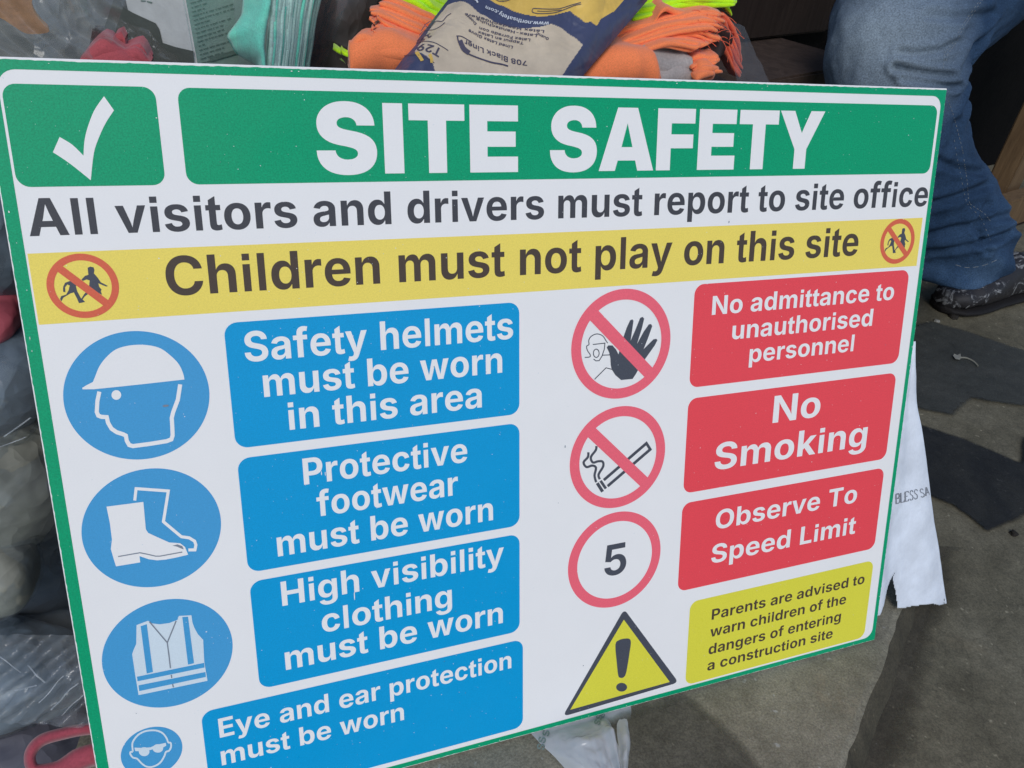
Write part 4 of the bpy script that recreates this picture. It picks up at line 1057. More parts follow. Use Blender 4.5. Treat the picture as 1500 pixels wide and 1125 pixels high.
# round emblem and the pencil-shaped line drawing on the yellow
bag_stroke(b, circ(520, 25, 86, 26, 68) + circ(520, 25, 86, 26, 68)[:1], 6, 2)
bag_stroke(b, circ(520, 25, 70, 26, 54) + circ(520, 25, 70, 26, 54)[:1], 4, 2)
bag_stroke(b, [(520, -30), (525, 30), (515, 80)], 9)
bag_stroke(b, [(460, 10), (500, 30), (545, 60), (580, 55)], 8)
bag_stroke(b, [(560, 5), (530, 25), (480, 50)], 7)
bag_stroke(b, [(765, 150), (840, 152), (960, 158), (1010, 150), (1100, 122), (1155, 112)], 6)
bag_stroke(b, [(765, 150), (760, 180), (830, 192), (940, 190), (1020, 165), (1110, 130), (1158, 126)], 6)
bag_stroke(b, [(800, 170), (880, 174), (960, 172), (1000, 168)], 5)
bag_stroke(b, [(1435, 0), (1470, 25), (1510, 15)], 26)
obj('bag_print', b, M_ink, gb)
b = bmesh.new()
bag_text(b, 'www.northsafety.com', (900, 262), (375, 125), 32, 38)
bag_stroke(b, [(262, 75), (290, 82), (305, 105)], 14)
obj('bag_lettering', b, M_bwhite, gb)
b = bmesh.new()
for q in ([(-195, 500), (-180, 545), (-160, 600)], [(-100, 545), (-85, 580), (-80, 610)]): bag_stroke(b, q, 26)
obj('bag_mark', b, M_byel, gb)

# ------------------------------------------------------------------ masks in their clear wrap
M_mint = cloth_mat('mint_fleece', (0.20, 0.86, 0.62), 0.9, 700)
M_pale = cloth_mat('pale_fleece', (0.60, 0.86, 0.74), 0.88, 700)
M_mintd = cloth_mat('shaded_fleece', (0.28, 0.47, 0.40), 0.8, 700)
mp_ = empty('mask_bundle', aty(400, 100, 0.34))
tag(mp_, 'bundle of mint green face masks standing on edge in clear wrap', 'face masks')
def mask_sheet(x_top, x_bot, dx, y0, m, wide, seed, bulge):
    """one sheet standing on edge: front edge curve on the photograph, running back to the right"""
    b = bmesh.new()
    rows = []
    n = 34
    for j in range(n + 1):
        v = j / n
        y = -40 + 165 * v
        x = x_top + (x_bot - x_top) * v + bulge * math.sin(math.pi * min(1, v * 1.02)) + 1.0 * nz((v * 2, 0, 0), 2, 3.0) + 0.5 * nz((v * 3, seed, 0), 2, seed)
        p = aty(x, y, y0 + 0.006 * nz((v * 2, 0, 1), 1.5, 2.0) + 0.0016 * nz((v * 3, seed, 1), 1.5, seed))
        row = []
        for k in range(6):
            t = k / 5
            row.append(p + Vector((dx * t, wide * t, 0.004 * math.sin(3 * t + seed))))
        th = Vector((0.0030, -0.0006, 0))
        back = [q + th for q in row]
        rows.append([b.verts.new(q) for q in row[::-1] + back])
    for A, B in zip(rows, rows[1:]):
        for k in range(len(A)):
            b.faces.new((A[k], A[(k + 1) % len(A)], B[(k + 1) % len(A)], B[k]))
    bmesh.ops.recalc_face_normals(b, faces=b.faces)
    o = obj('mask', b, m, mp_, True)
    o.location = -mp_.location
    return o
# front mask: a broad face with a pointed left side
b = bmesh.new()
fo = [(320 + x / 5.77, y / 5.77) for x, y in [(235, -230), (215, 60), (200, 140), (140, 230), (88, 305), (110, 360), (150, 430), (230, 490), (330, 545), (380, 640), (430, 720)]]
fi = [(320 + x / 5.77, y / 5.77) for x, y in [(450, -230), (440, 0), (430, 60), (420, 130), (405, 200), (395, 260), (385, 330), (380, 400), (385, 470), (395, 600), (470, 720)]]
fo, fi = smoothp(fo, False, 4), smoothp(fi, False, 4)
rows = []
for (ax, ay), (bx, by) in zip(fo, fi):
    row = []
    for k in range(13):
        t = k / 12
        p = aty(ax + (bx - ax) * t, ay + (by - ay) * t, 0.372 - 0.045 * math.sin(t * math.pi / 2))
        row.append(p + Vector((0, -1, 0.4)) * (0.003 * fbm(p, 20, 4, 2.0) + 0.002 * math.sin(t * 9)))
    rows.append([b.verts.new(q) for q in row])
for A, B in zip(rows, rows[1:]):
    for k in range(12): b.faces.new((A[k], A[k + 1], B[k + 1], B[k]))
o = obj('mask', b, M_mint, mp_, True)
o.location = -mp_.location
md = o.modifiers.new('thick', 'SOLIDIFY')
md.thickness = 0.0015
rnd = random.Random(12)
N = 27
for k in range(N):
    t = k / (N - 1)
    mask_sheet(396 + 78 * t + rnd.uniform(-0.5, 0.5), 388 + 58 * t, 0.012, 0.330 + 0.022 * t ** 1.5 + rnd.uniform(-0.0008, 0.0008),
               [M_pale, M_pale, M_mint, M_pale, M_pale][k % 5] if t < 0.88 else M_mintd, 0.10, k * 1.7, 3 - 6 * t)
w = crumple_sheet('clear_wrap', [(338, -30), (520, -30), (470, 112), (352, 112)], 60, 50, M_film, mp_, 0.0016, 16, 6.0,
                  lambda x, y, u, v: aty(x, y, 0.352 - 0.040 * math.sin(math.pi * min(1, u * 0.95 + 0.05))))
w.location = -mp_.location
# dark grey plastic sack behind the masks
def lump(name, m, c, rad, seed, amp=0.16, sc=5.0, sub=5, parent=None, flat=None, ridge=0.0, rdir=(1, 0, 0)):
    b = bmesh.new()
    bmesh.ops.create_icosphere(b, subdivisions=sub, radius=1.0)
    for v in b.verts:
        p = v.co.copy()
        q = Vector((math.copysign(abs(p.x) ** 0.75, p.x), math.copysign(abs(p.y) ** 0.75, p.y), math.copysign(abs(p.z) ** 0.75, p.z)))
        w_ = Vector((q.x * rad[0], q.y * rad[1], q.z * rad[2]))
        k = amp * 0.8 * fbm(w_, sc, 2, seed) + amp * 0.12 * fbm(w_, sc * 4, 3, seed)
        if ridge:
            rr = Vector(rdir).normalized()
            s_ = w_.dot(rr)
            k += ridge * (1 - abs(math.sin(s_ * 60 + 4 * nz(w_, 6, seed)))) * (0.5 + nz(w_, 9, seed + 3))
        w_ = w_ * (1 + k)
        if flat is not None and w_.z < flat: w_.z = flat
        v.co = w_
    o = obj(name, b, m, parent, True)
    if c is not None: o.location = c
    return o
def bundle_mat(name, c0, c1, rough=0.22, sc=9.0, coat=0.6, scratch=0.12):
    """cloth seen through creased plastic"""
    m, nt, bs = mat(name)
    a = tex(nt, sc, 6, 0.62, dist=0.8)
    r = ramp(nt, a.outputs['Fac'], [(0.32, c0), (0.68, c1)])
    s = tex(nt, sc * 1.8, 5, 0.62, dist=1.2)
    sp = ramp(nt, s.outputs['Fac'], [(0.62, (0, 0, 0)), (0.75, (scratch,) * 3)])
    cc = mixc(nt, sp.outputs['Color'], r.outputs['Color'], (0.30, 0.32, 0.33))
    nt.links.new(cc, bs.inputs['Base Color'])
    bs.inputs['Roughness'].default_value = 0.6
    bs.inputs['Coat Weight'].default_value = coat
    bs.inputs['Coat Roughness'].default_value = rough
    bump(nt, bs, crinkle(nt, 18.0), 0.55, 0.012)
    return m
def bright(c, k=1.12): return tuple(min(0.7, v * k) for v in c)
_bm = bundle_mat
def bundle_mat(n, a, b, **k): return _bm(n, bright(a), bright(b), **k)
M_bgrey = bundle_mat('grey_packed_cloth', (0.045, 0.05, 0.045), (0.15, 0.155, 0.14))
M_bblue = bundle_mat('blue_packed_cloth', (0.045, 0.070, 0.095), (0.14, 0.175, 0.205))
M_bnavy = bundle_mat('navy_packed_cloth', (0.022, 0.034, 0.048), (0.060, 0.080, 0.105))
M_bbeige = bundle_mat('beige_packed_cloth', (0.13, 0.13, 0.105), (0.30, 0.295, 0.24))
M_bred = bundle_mat('red_packed_cloth', (0.34, 0.055, 0.075), (0.52, 0.12, 0.15), scratch=0.15)
M_plum = bundle_mat('plum_packed_cloth', (0.050, 0.050, 0.066), (0.10, 0.095, 0.115))
M_card = cloth_mat('brown_card', (0.72, 0.36, 0.16), 0.8, 200, 0.9, 0.0)
bundle_mat = _bm
M_sackdk = bundle_mat('dark_sack', (0.030, 0.026, 0.022), (0.060, 0.052, 0.044), scratch=0.1)
M_sackbr = bundle_mat('brown_sack', (0.042, 0.028, 0.022), (0.075, 0.052, 0.042), scratch=0.05, coat=0.1)
tag(lump('plastic_sack', M_sackdk, aty(496, 60, 0.47), (0.045, 0.09, 0.13), 3.0, 0.10, 7, 5), 'dark grey plastic sack squeezed between the mint masks and the orange vests', 'sack')
tag(box('brown_carton', M_sackbr, None, aty(545, 45, 0.66), (0.22, 0.20, 0.40), 0.15, 0.004), 'plain dark brown carton standing behind the masks and vests', 'carton')

# ------------------------------------------------------------------ carton with a white and a mint side
M_cwhite = bag_mat('carton_white', (0.56, 0.57, 0.56), 0.5)
M_cmint = bag_mat('carton_mint', (0.32, 0.42, 0.37), 0.5)
M_cgrey = bag_mat('carton_grey', (0.085, 0.095, 0.085), 0.5)
M_cink = bag_mat('carton_ink', (0.17, 0.235, 0.205), 0.6)
ct = aty(270, 0, 0.375)
cbm = aty(288, 97, 0.375)
ctn = empty('glove_carton', (cbm.x, cbm.y, 0.45))
tag(ctn, 'white carton with a mint side of fine print, beside the masks', 'carton')
ca, cw_, ch_ = R(38), 0.066, 0.26
ux = Vector((math.cos(ca), math.sin(ca), 0))          # along the mint side, back to the right
uy = Vector((-math.cos(ca) * 0.9, math.sin(ca) * 1.1, 0)).normalized()   # along the white side, back to the left
lean = ((ct - cbm) / (ct.z - cbm.z))
def cpt(a, c, z): return cbm + ux * a + uy * c + lean * z - ctn.location
b = bmesh.new()
z0, z1 = 0.42 - cbm.z, 0.24
v8 = [b.verts.new(cpt(a, c, z)) for z in (z0, z1) for a, c in ((0, 0), (0.11, 0), (0.11, cw_), (0, cw_))]
for f in ((0, 1, 5, 4), (1, 2, 6, 5), (2, 3, 7, 6), (3, 0, 4, 7), (4, 5, 6, 7), (3, 2, 1, 0)):
    fc = b.faces.new([v8[i] for i in f])
    fc.material_index = 1 if f == (0, 1, 5, 4) else 0
bmesh.ops.recalc_face_normals(b, faces=b.faces)
bmesh.ops.bevel(b, geom=b.edges[:], offset=0.0015, segments=2, affect='EDGES')
obj('carton_body', b, [M_cwhite, M_cmint], ctn)
def on_face(px_, py_, which, off=0.0006):
    """photo point -> point on the white or mint side"""
    e = ux if which == 'mint' else uy
    n = e.cross(lean).normalized()
    if n.dot(CAM - cbm) < 0: n = -n
    q = ray(px_, py_)
    return CAM + q * ((cbm - CAM).dot(n) / q.dot(n)) + n * off - ctn.location
b = bmesh.new()
cgp = [(160 + x / 5.77, y / 5.77) for x, y in [(60, -60), (125, 60), (200, 105), (330, 165), (395, 195), (425, 240), (440, 300), (455, 360), (560, 395), (715, 430), (725, 560), (60, 700), (-60, 300)]]
poly(b, [cgp], 0, lambda x, y: on_face(x, y, 'white'))
obj('carton_print', b, M_cgrey, ctn)
b = bmesh.new()
rnd = random.Random(9)
for k in range(24):
    y = -55 + 6.6 * k * 1.0
    x = 277 + (y + 5) * 0.17
    xe = rnd.choice((330, 336, 325, 300, 338))
    while x < xe:
        wd = rnd.uniform(2, 9)
        yy = y - (x - 277) * 0.30
        if 12 < yy < 150 or yy < 12:
            l = [(x, yy + 0.2), (x + wd, yy + 0.2 - wd * 0.30), (x + wd, yy + 1.6 - wd * 0.30), (x, yy + 1.6)]
            poly(b, [l], 0, lambda X, Y: on_face(X, Y, 'mint'))
        x += wd + rnd.uniform(1, 2.4)
poly(b, [[(306, 84), (342, 73), (348, 78), (307, 90)]], 0, lambda X, Y: on_face(X, Y, 'mint', 0.001))
obj('carton_lettering', b, M_cink, ctn)
b = bmesh.new()
for q in ([(207, 0), (214, 0.5), (214, 2), (207, 2)], [(216, 1), (224, 3), (222, 5), (216, 3)]):
    poly(b, [q], 0, lambda X, Y: on_face(X, Y, 'white'))
obj('carton_mark', b, M_cink, ctn)
cw2 = crumple_sheet('clear_wrap', [(176, 20), (230, 40), (292, 108), (190, 104)], 40, 30, M_film2, ctn, 0.007, 45, 16.0,
                    lambda x, y, u, v: on_face(x, y, 'white', 0.010) + ctn.location)
cw2.location = -ctn.location

# ------------------------------------------------------------------ packed garments at the left
def bundle(name, m, px_, d, rad, seed, label, amp=0.14, sc=5.0, ridge=0.0, rdir=(1, 0, 0), film=True, wide=True, down=False):
    p_ = at(px_[0], px_[1], d)
    if wide:                      # the pile spreads away to the left of what the photograph shows
        p_ = p_ - Vector((1, 0, 0)) * rad[0] * 0.75
        rad = (rad[0] * 1.75, rad[1], rad[2])
    if down:                      # a tall sack: same top, standing on the floor
        top = p_.z + rad[2]
        rad = (rad[0], rad[1], (top - ZS) / 2)
        p_.z = ZS + rad[2]
    e = empty(name, p_)
    tag(e, label, 'garment bundle', 'plastic wrapped bundles left of the sign')
    lump('packed_cloth', m, None, rad, seed, amp, sc, 5, e, None, ridge, rdir)
    if film:
        f = lump('plastic_film', M_film, None, tuple(r * 1.05 for r in rad), seed + 0.4, amp * 1.15, sc * 1.5, 5, e, None, ridge * 1.4, rdir)
    return e
bundle('garment_bundle', M_bgrey, (55, 60), 0.90, (0.17, 0.10, 0.14), 2.2, 'large grey wrapped garment bundle behind the top left corner of the sign', 0.10, 5, 0.05, tuple(RIGHT * 0.75 - DOWN * 0.65), True, False, True)
bundle('garment_bundle', M_bblue, (-42, 335), 0.66, (0.055, 0.07, 0.060), 5.1, 'slate blue wrapped bundle just below the top left corner of the sign', 0.14, 9)
bundle('garment_bundle', M_bred, (-16, 452), 0.66, (0.026, 0.05, 0.020), 8.3, 'thin red wrapped bundle squeezed between two blue ones', 0.2, 14, 0, film=False)
bundle('garment_bundle', M_bblue, (-20, 540), 0.68, (0.060, 0.07, 0.050), 11.1, 'pale blue wrapped bundle under the red one', 0.16, 9)
bundle('garment_bundle', M_bbeige, (-22, 715), 0.68, (0.052, 0.06, 0.060), 14.4, 'beige grey wrapped bundle at half the height of the sign', 0.2, 11, 0.05, (0.3, 0, 1))
bundle('garment_bundle', M_bbeige, (2, 838), 0.67, (0.026, 0.04, 0.030), 17.2, 'small shiny beige bundle below the larger beige one', 0.14, 16)
bundle('garment_bundle', M_bnavy, (80, 800), 0.84, (0.095, 0.09, 0.185), 20.9, 'tall dark navy wrapped bundle closest to the left edge of the sign', 0.12, 7, 0.04, (0.2, 0, 1))
bundle('garment_bundle', M_bblue, (30, 985), 0.73, (0.060, 0.05, 0.036), 24.5, 'crinkled blue bundle above the red strap', 0.22, 14, 0.10, (0.5, 0.1, -0.8))
bundle('garment_bundle', M_plum, (30, 1110), 0.75, (0.075, 0.06, 0.055), 28.0, 'dark plum wrapped bundle under the red strap', 0.14, 9, film=False)
ff = crumple_sheet('plastic_film', [(-40, -40), (196, -40), (150, 104), (-40, 98)], 70, 40, film_mat('hazy_film', 0.09, (0.92, 0.92, 0.90), crease=9.0), None, 0.003, 22, 4.0,
                   lambda x, y, u, v: aty(x, y, 0.262 + 0.02 * v * 0 + 0.006 * math.sin((x * 0.75 - y * 0.7) / 7 + 2.5 * nz((x / 60, y / 60, 0), 1.0, 3))))
tag(ff, 'hazy creased plastic film spread over the grey goods at the top left', 'plastic film')
# tan card behind film, pink gloves
b = bmesh.new()
cd = [(-60, -60), (42, -60), (46, 0), (58, 24), (72, 40), (52, 44), (35, 42), (16, 30), (0, 20), (-60, -10)]
poly(b, [smoothp(cd, True, 3)], 0, lambda x, y: aty(x, y, 0.30 + 0.0003 * y))
o = obj('card_piece', b, M_card)
o.modifiers.new('thick', 'SOLIDIFY').thickness = 0.004
tag(o, 'torn tan cardboard piece among the grey wrapped goods, top left', 'cardboard')
M_pink = cloth_mat('coral_cloth', (0.46, 0.085, 0.095), 0.85)
pk = vest_obj('folded_cloth', [
    dict(front=[(118, 96), (130, 80), (148, 62), (160, 62), (176, 82), (192, 76), (206, 72), (216, 84), (222, 98)], y0=0.262, back=0.016, th=0.006, amp=0.001, seed=71),
    dict(front=[(116, 102), (130, 92), (150, 76), (165, 78), (185, 90), (205, 84), (224, 104)], y0=0.256, back=0.012, th=0.016, amp=0.001, seed=72),
    dict(front=[(116, 118), (150, 96), (185, 100), (224, 118)], y0=0.252, back=0.012, th=0.026, amp=0.001, seed=73),
    dict(front=[(166, 66), (174, 58), (182, 57), (186, 70)], y0=0.272, back=0.012, th=0.010, amp=0.001, seed=74),
], [M_pink], 'coral red folded cloth poking up behind the top edge of the sign', 'folded cloth')
# red strap loop at the bottom left
b = bmesh.new()
lp = smoothp([(172, 1066), (128, 1068), (95, 1074), (60, 1085), (44, 1106), (52, 1128), (90, 1124), (128, 1108), (172, 1100)], False, 8)
prev = None
for i, (x, y) in enumerate(lp):
    t = Vector((lp[min(i + 1, len(lp) - 1)][0] - lp[max(i - 1, 0)][0], lp[min(i + 1, len(lp) - 1)][1] - lp[max(i - 1, 0)][1])).normalized()
    nrm2 = Vector((-t.y, t.x))
    w2 = 10.0 + 2.5 * nz((x / 60, y / 60, 0), 1.0, 2) + (7.0 if i > len(lp) * 0.72 else 0.0) * min(1, (i - len(lp) * 0.72) / 6)
    ds = (0.655, 0.652, 0.650, 0.652, 0.655, 0.660, 0.660)
    ws = (-1, -0.5, 0, 0.5, 1, 0.6, -0.6)
    ringv = [b.verts.new(at(x + nrm2.x * w2 * k, y + nrm2.y * w2 * k, dd)) for k, dd in zip(ws, ds)]
    if prev:
        for k in range(7): b.faces.new((prev[k], prev[(k + 1) % 7], ringv[(k + 1) % 7], ringv[k]))
    prev = ringv
bmesh.ops.recalc_face_normals(b, faces=b.faces)
M_strap = cloth_mat('red_webbing', (0.36, 0.060, 0.085), 0.75, 400)
tag(obj('strap', b, M_strap, None, True), 'red webbing strap looped beside the lower left edge of the sign', 'strap')

b = bmesh.new()
for k, (p0, p1) in enumerate((((58, 1030), (92, 990)), ((74, 1040), (112, 1002)), ((88, 1048), (122, 1018)), ((40, 975), (66, 1000)), ((0, 962), (30, 985)), ((22, 1012), (52, 1004)), ((0, 655), (38, 640)), ((6, 640), (44, 612)))):
    thread_tube(b, [at(p0[0] + (p1[0] - p0[0]) * t + 3 * nz((t * 3, k, 0), 1.0, 2), p0[1] + (p1[1] - p0[1]) * t, 0.640 + 0.006 * math.sin(t * 3 + k)) for t in (0, 0.2, 0.4, 0.6, 0.8, 1)], 0.00045 + 0.0002 * (k % 2), 6)
fl_ = crumple_sheet('plastic_film', [(-30, 930), (128, 930), (146, 1062), (-30, 1060)], 50, 44, film_mat('glinting_film', 0.10, crease=30.0), None, 0.008, 30, 9.0,
                    lambda x, y, u, v: at(x, y, 0.648 + 0.006 * math.sin(x * 0.13 + y * 0.16)))
tag(fl_, 'creased clear film with white glints above the red strap', 'plastic film')
obj('film_ridge', b, film_mat('ridge_film', 0.26), fl_, True)
# ------------------------------------------------------------------ seated person: one leg in jeans and a shoe
def cloud(name, balls, voxel, m, parent=None, smooth_it=12):
    b = bmesh.new()
    for c, r in balls:
        bmesh.ops.create_icosphere(b, subdivisions=3, radius=r, matrix=Matrix.Translation(c))
    me = bpy.data.meshes.new('tmp')
    b.to_mesh(me)
    b.free()
    o = bpy.data.objects.new('tmp', me)
    C.objects.link(o)
    md = o.modifiers.new('r', 'REMESH')
    md.mode = 'VOXEL'
    md.voxel_size = voxel
    ms = o.modifiers.new('s', 'SMOOTH')
    ms.iterations = smooth_it
    ms.factor = 0.6
    dg = bpy.context.evaluated_depsgraph_get()
    me2 = bpy.data.meshes.new_from_object(o.evaluated_get(dg))
    bpy.data.objects.remove(o)
    b = bmesh.new()
    b.from_mesh(me2)
    return b
LEG = [((1640, -215), 125, 1.72), ((1545, -150), 120, 1.64), ((1450, -80), 114, 1.55), ((1375, -14), 110, 1.47), ((1323, 34), 103, 1.415), ((1307, 75), 96, 1.395), ((1308, 110), 92, 1.40), ((1313, 150), 88, 1.425),
       ((1322, 200), 86, 1.465), ((1333, 245), 86, 1.50), ((1350, 285), 84, 1.535), ((1374, 318), 86, 1.57), ((1384, 345), 86, 1.59), ((1388, 372), 82, 1.61), ((1390, 400), 76, 1.625), ((1390, 420), 72, 1.635)]
pts = []
for (p0, r0, d0), (p1, r1, d1) in zip(LEG, LEG[1:]):
    for k in range(5):
        t = k / 5
        d_ = d0 + (d1 - d0) * t
        x, y = p0[0] + (p1[0] - p0[0]) * t, p0[1] + (p1[1] - p0[1]) * t
        pts.append((at(x, y, d_), (r0 + (r1 - r0) * t) * d_ / FPX))
b = cloud('leg', pts, 0.0045, None)
hem = at(1405, 377, 1.615)
hn = (at(1394, 420, 1.635) - at(1391, 345, 1.59)).normalized()
hn = (hn * 0.4 + Vector((0.15, 0.1, -1.0))).normalized()
b.normal_update()
ax0, ax1 = pts[0][0], hem
kn = at(1395, 100, 1.40)
FOLDS = [([(1388, 112), (1345, 107), (1312, 99)], 0.012, 5), ([(1396, 126), (1355, 120), (1322, 114)], 0.010, 4.5), ([(1402, 62), (1380, 74), (1345, 78), (1320, 76)], 0.006, 5),
         ([(1450, 20), (1400, 26), (1360, 22)], 0.005, 6), ([(1310, 352), (1360, 344), (1420, 330), (1474, 316)], 0.007, 5), ([(1330, 374), (1400, 362), (1472, 346)], 0.006, 4.5),
         ([(1352, 302), (1400, 290), (1444, 272)], 0.008, 5), ([(1376, 236), (1404, 248), (1434, 252)], 0.006, 5), ([(1446, 300), (1428, 330), (1442, 366)], 0.007, 4.5), ([(1400, 180), (1395, 210), (1372, 240)], 0.005, 6),
         ([(1480, 336), (1460, 350), (1430, 356)], 0.007, 4)]
for v in b.verts:
    p = v.co
    n = v.normal
    dh = abs((p - hem).dot(hn))
    k = 0.006 * fbm(p, 8, 3, 1.0) + 0.0014 * fbm(p, 40, 3, 5.0)
    q = p.z * 1.0 + 0.35 * p.x + 0.25 * nz(p, 5, 3.0) * 0.3
    stack = math.exp(-(dh / 0.11) ** 2)
    k += 0.006 * stack * math.sin(q * 125 + 5 * nz(p, 6, 9.0))
    dk = (p - kn).length
    k += 0.013 * math.exp(-(dk / 0.075) ** 2) * math.sin((p.z - 0.55 * p.x) * 150 + 3 * nz(p, 9, 2.0))
    k += 0.008 * max(0, nz((p.x + p.z * 0.6, p.y, p.z * 0.25), 14, 12.0))
    q_ = p - CAM
    dz = q_.dot(FWD)
    X, Y = 750 + FPX * q_.dot(RIGHT) / dz, 562.5 + FPX * q_.dot(DOWN) / dz
    if n.dot(-q_) > 0:
        for ln, dep, wd in FOLDS:
            dm = 1e9
            for (ax_, ay_), (bx_, by_) in zip(ln, ln[1:]):
                ux_, uy_ = bx_ - ax_, by_ - ay_
                tt = max(0, min(1, ((X - ax_) * ux_ + (Y - ay_) * uy_) / (ux_ * ux_ + uy_ * uy_)))
                dm = min(dm, math.hypot(X - ax_ - ux_ * tt, Y - ay_ - uy_ * tt))
            if dm < wd * 5:
                k += -dep * math.exp(-(dm / wd) ** 2) + dep * 0.5 * math.exp(-((dm - wd * 2.1) / wd) ** 2)
    v.co = p + n * k
bmesh.ops.bisect_plane(b, geom=b.verts[:] + b.edges[:] + b.faces[:], plane_co=hem, plane_no=hn, clear_outer=True)
m, nt, bs = mat('denim')
a = tex(nt, 6, 5, 0.6)
r = ramp(nt, a.outputs['Fac'], [(0.30, (0.012, 0.029, 0.062)), (0.55, (0.028, 0.058, 0.112)), (0.75, (0.060, 0.105, 0.175))])
wv = tex(nt, 420, 3, 0.75)
r2 = ramp(nt, wv.outputs['Fac'], [(0.3, (0.6,) * 3), (0.7, (1.45,) * 3)])
c = mixc(nt, 1.0, r.outputs['Color'], r2.outputs['Color'], 'MULTIPLY')
# faded thigh and knee: washed denim round the knee cap
tc = node(nt, 'ShaderNodeTexCoord')
kc = at(1268, 55, 1.33)
vm = node(nt, 'ShaderNodeVectorMath', operation='DISTANCE')
nt.links.new(tc.outputs['Object'], vm.inputs[0])
vm.inputs[1].default_value = kc
fade = ramp(nt, vm.outputs['Value'], [(0.02, (0.9,) * 3), (0.20, (0, 0, 0))])
c = mixc(nt, fade.outputs['Color'], c, mixc(nt, 1.0, (0.25, 0.30, 0.34), r2.outputs['Color'], 'MULTIPLY'))
nt.links.new(c, bs.inputs['Base Color'])
bs.inputs['Roughness'].default_value = 0.9
bs.inputs['Specular IOR Level'].default_value = 0.15
bump(nt, bs, wv.outputs['Fac'], 0.4, 0.001)
M_denim = m
person = empty('person', atz(1420, 440, ZF))
tag(person, 'person sitting in faded blue jeans and dark patterned shoe beside the sign', 'person')
bvh = BVHTree.FromBMesh(b)
jeans = obj('jeans', b, M_denim, person, True)
jeans.location = -person.location
jm = jeans.modifiers.new('thick', 'SOLIDIFY')
jm.thickness = 0.003
jm.offset = -1
M_thread = cloth_mat('pale_thread', (0.20, 0.22, 0.23), 0.8, 900)
b = bmesh.new()
def seam(pxs, w=0.00045, lift=0.0005, dash=0.0042, gap=0.0018):
    l = smoothp(pxs, False, 10)
    pr = []
    for x, y in l:
        q = ray(x, y).normalized()
        h = bvh.ray_cast(CAM, q)
        if h[0] is not None: pr.append(h[0] - q * lift)
    acc, cur, on = 0.0, [], True
    for p0, p1 in zip(pr, pr[1:]):
        n = max(1, int((p1 - p0).length / 0.0012))
        for k in range(n):
            p = p0.lerp(p1, k / n)
            acc += (p1 - p0).length / n
            if on: cur.append(p)
            if acc > (dash if on else gap):
                if on and len(cur) > 2: thread_tube(b, cur[::2] + cur[-1:], w)
                cur, acc, on = [], 0.0, not on
seam([(1440, -6), (1425, 15), (1408, 40), (1397, 61), (1390, 70), (1384, 78), (1383, 90), (1381, 104)])
seam([(1443, -6), (1428, 16), (1411, 42), (1400, 63), (1388, 80), (1386, 92)])
seam([(1389, 147), (1397, 170), (1405, 200), (1410, 220), (1413, 240), (1417, 268), (1420, 296), (1432, 306), (1442, 313), (1451, 324)], dash=0.0045, gap=0.0015)
seam([(1398, 205), (1401, 225), (1406, 250), (1412, 280), (1418, 300), (1436, 318), (1445, 338), (1451, 352)], dash=0.004, gap=0.006)
seam([(1400, 388), (1418, 392), (1440, 389), (1462, 380)], dash=0.01, gap=0.004)
o = obj('seam_stitching', b, M_thread, person)
o.location = -person.location
# shoe: lofted along the foot, toe to the left
heel = atz(1500, 428, ZF)
toe = atz(1268, 478, ZF)
fx = (toe - heel).normalized()
toe = heel + fx * 0.31
fy = Vector((-fx.y, fx.x, 0))
SH = [(-0.02, 0.020, 0.05), (0.0, 0.032, 0.080), (0.04, 0.040, 0.092), (0.10, 0.042, 0.098), (0.15, 0.044, 0.086), (0.20, 0.050, 0.070), (0.25, 0.051, 0.056), (0.285, 0.044, 0.045), (0.31, 0.028, 0.034), (0.318, 0.012, 0.026)]
def loft(z0, zf, wf, grow=1.0, rough_=0.0, seed=0):
    b = bmesh.new()
    prof = []
    for i in range(len(SH) - 1):
        for k in range(6):
            t = k / 6
            prof.append(tuple(a_ + (c_ - a_) * t for a_, c_ in zip(SH[i], SH[i + 1])))
    prof.append(SH[-1])
    rr = []
    for s_, w_, h_ in prof:
        ring_ = []
        for k in range(28):
            a_ = 2 * math.pi * k / 28
            cx_, cz_ = math.cos(a_), math.sin(a_)
            y_ = math.copysign(abs(cx_) ** 0.7, cx_) * w_ * wf
            z_ = z0 + zf(h_) * (0.5 + 0.5 * math.copysign(abs(cz_) ** 0.8, cz_))
            if cz_ > 0: y_ *= 1 - 0.35 * cz_ * cz_
            p = heel + fx * s_ * grow + fy * y_ + Vector((0, 0, z_))
            p += Vector((0, 0, rough_ * nz(p, 30, seed))) + fy * rough_ * nz(p, 26, seed + 4)
            ring_.append(b.verts.new(p))
        rr.append(ring_)
    for A, B in zip(rr, rr[1:]):
        for k in range(28): b.faces.new((A[k], A[(k + 1) % 28], B[(k + 1) % 28], B[k]))
    b.faces.new(rr[0]); b.faces.new(rr[-1][::-1])
    bmesh.ops.recalc_face_normals(b, faces=b.faces)
    return b
m, nt, bs = mat('dark_patterned_cloth')
a = tex(nt, 28, 6, 0.7, dist=2.2)
r = ramp(nt, a.outputs['Fac'], [(0.54, (0.014, 0.012, 0.014)), (0.57, (0.10, 0.10, 0.105)), (0.62, (0.30, 0.30, 0.305)), (0.67, (0.016, 0.014, 0.016))])
nt.links.new(r.outputs['Color'], bs.inputs['Base Color'])
bs.inputs['Roughness'].default_value = 0.6
bump(nt, bs, a.outputs['Fac'], 0.4, 0.003)
M_shoe = m
o = obj('shoe', loft(0.014, lambda h: h, 1.0, 1.0, 0.004, 3), M_shoe, person, True)
o.location = -person.location
M_sole = cloth_mat('dark_rubber', (0.012, 0.010, 0.010), 0.8, 300, 0.7, 0.0)
s2 = obj('sole', loft(0.0, lambda h: 0.020, 1.06), M_sole, o, True)
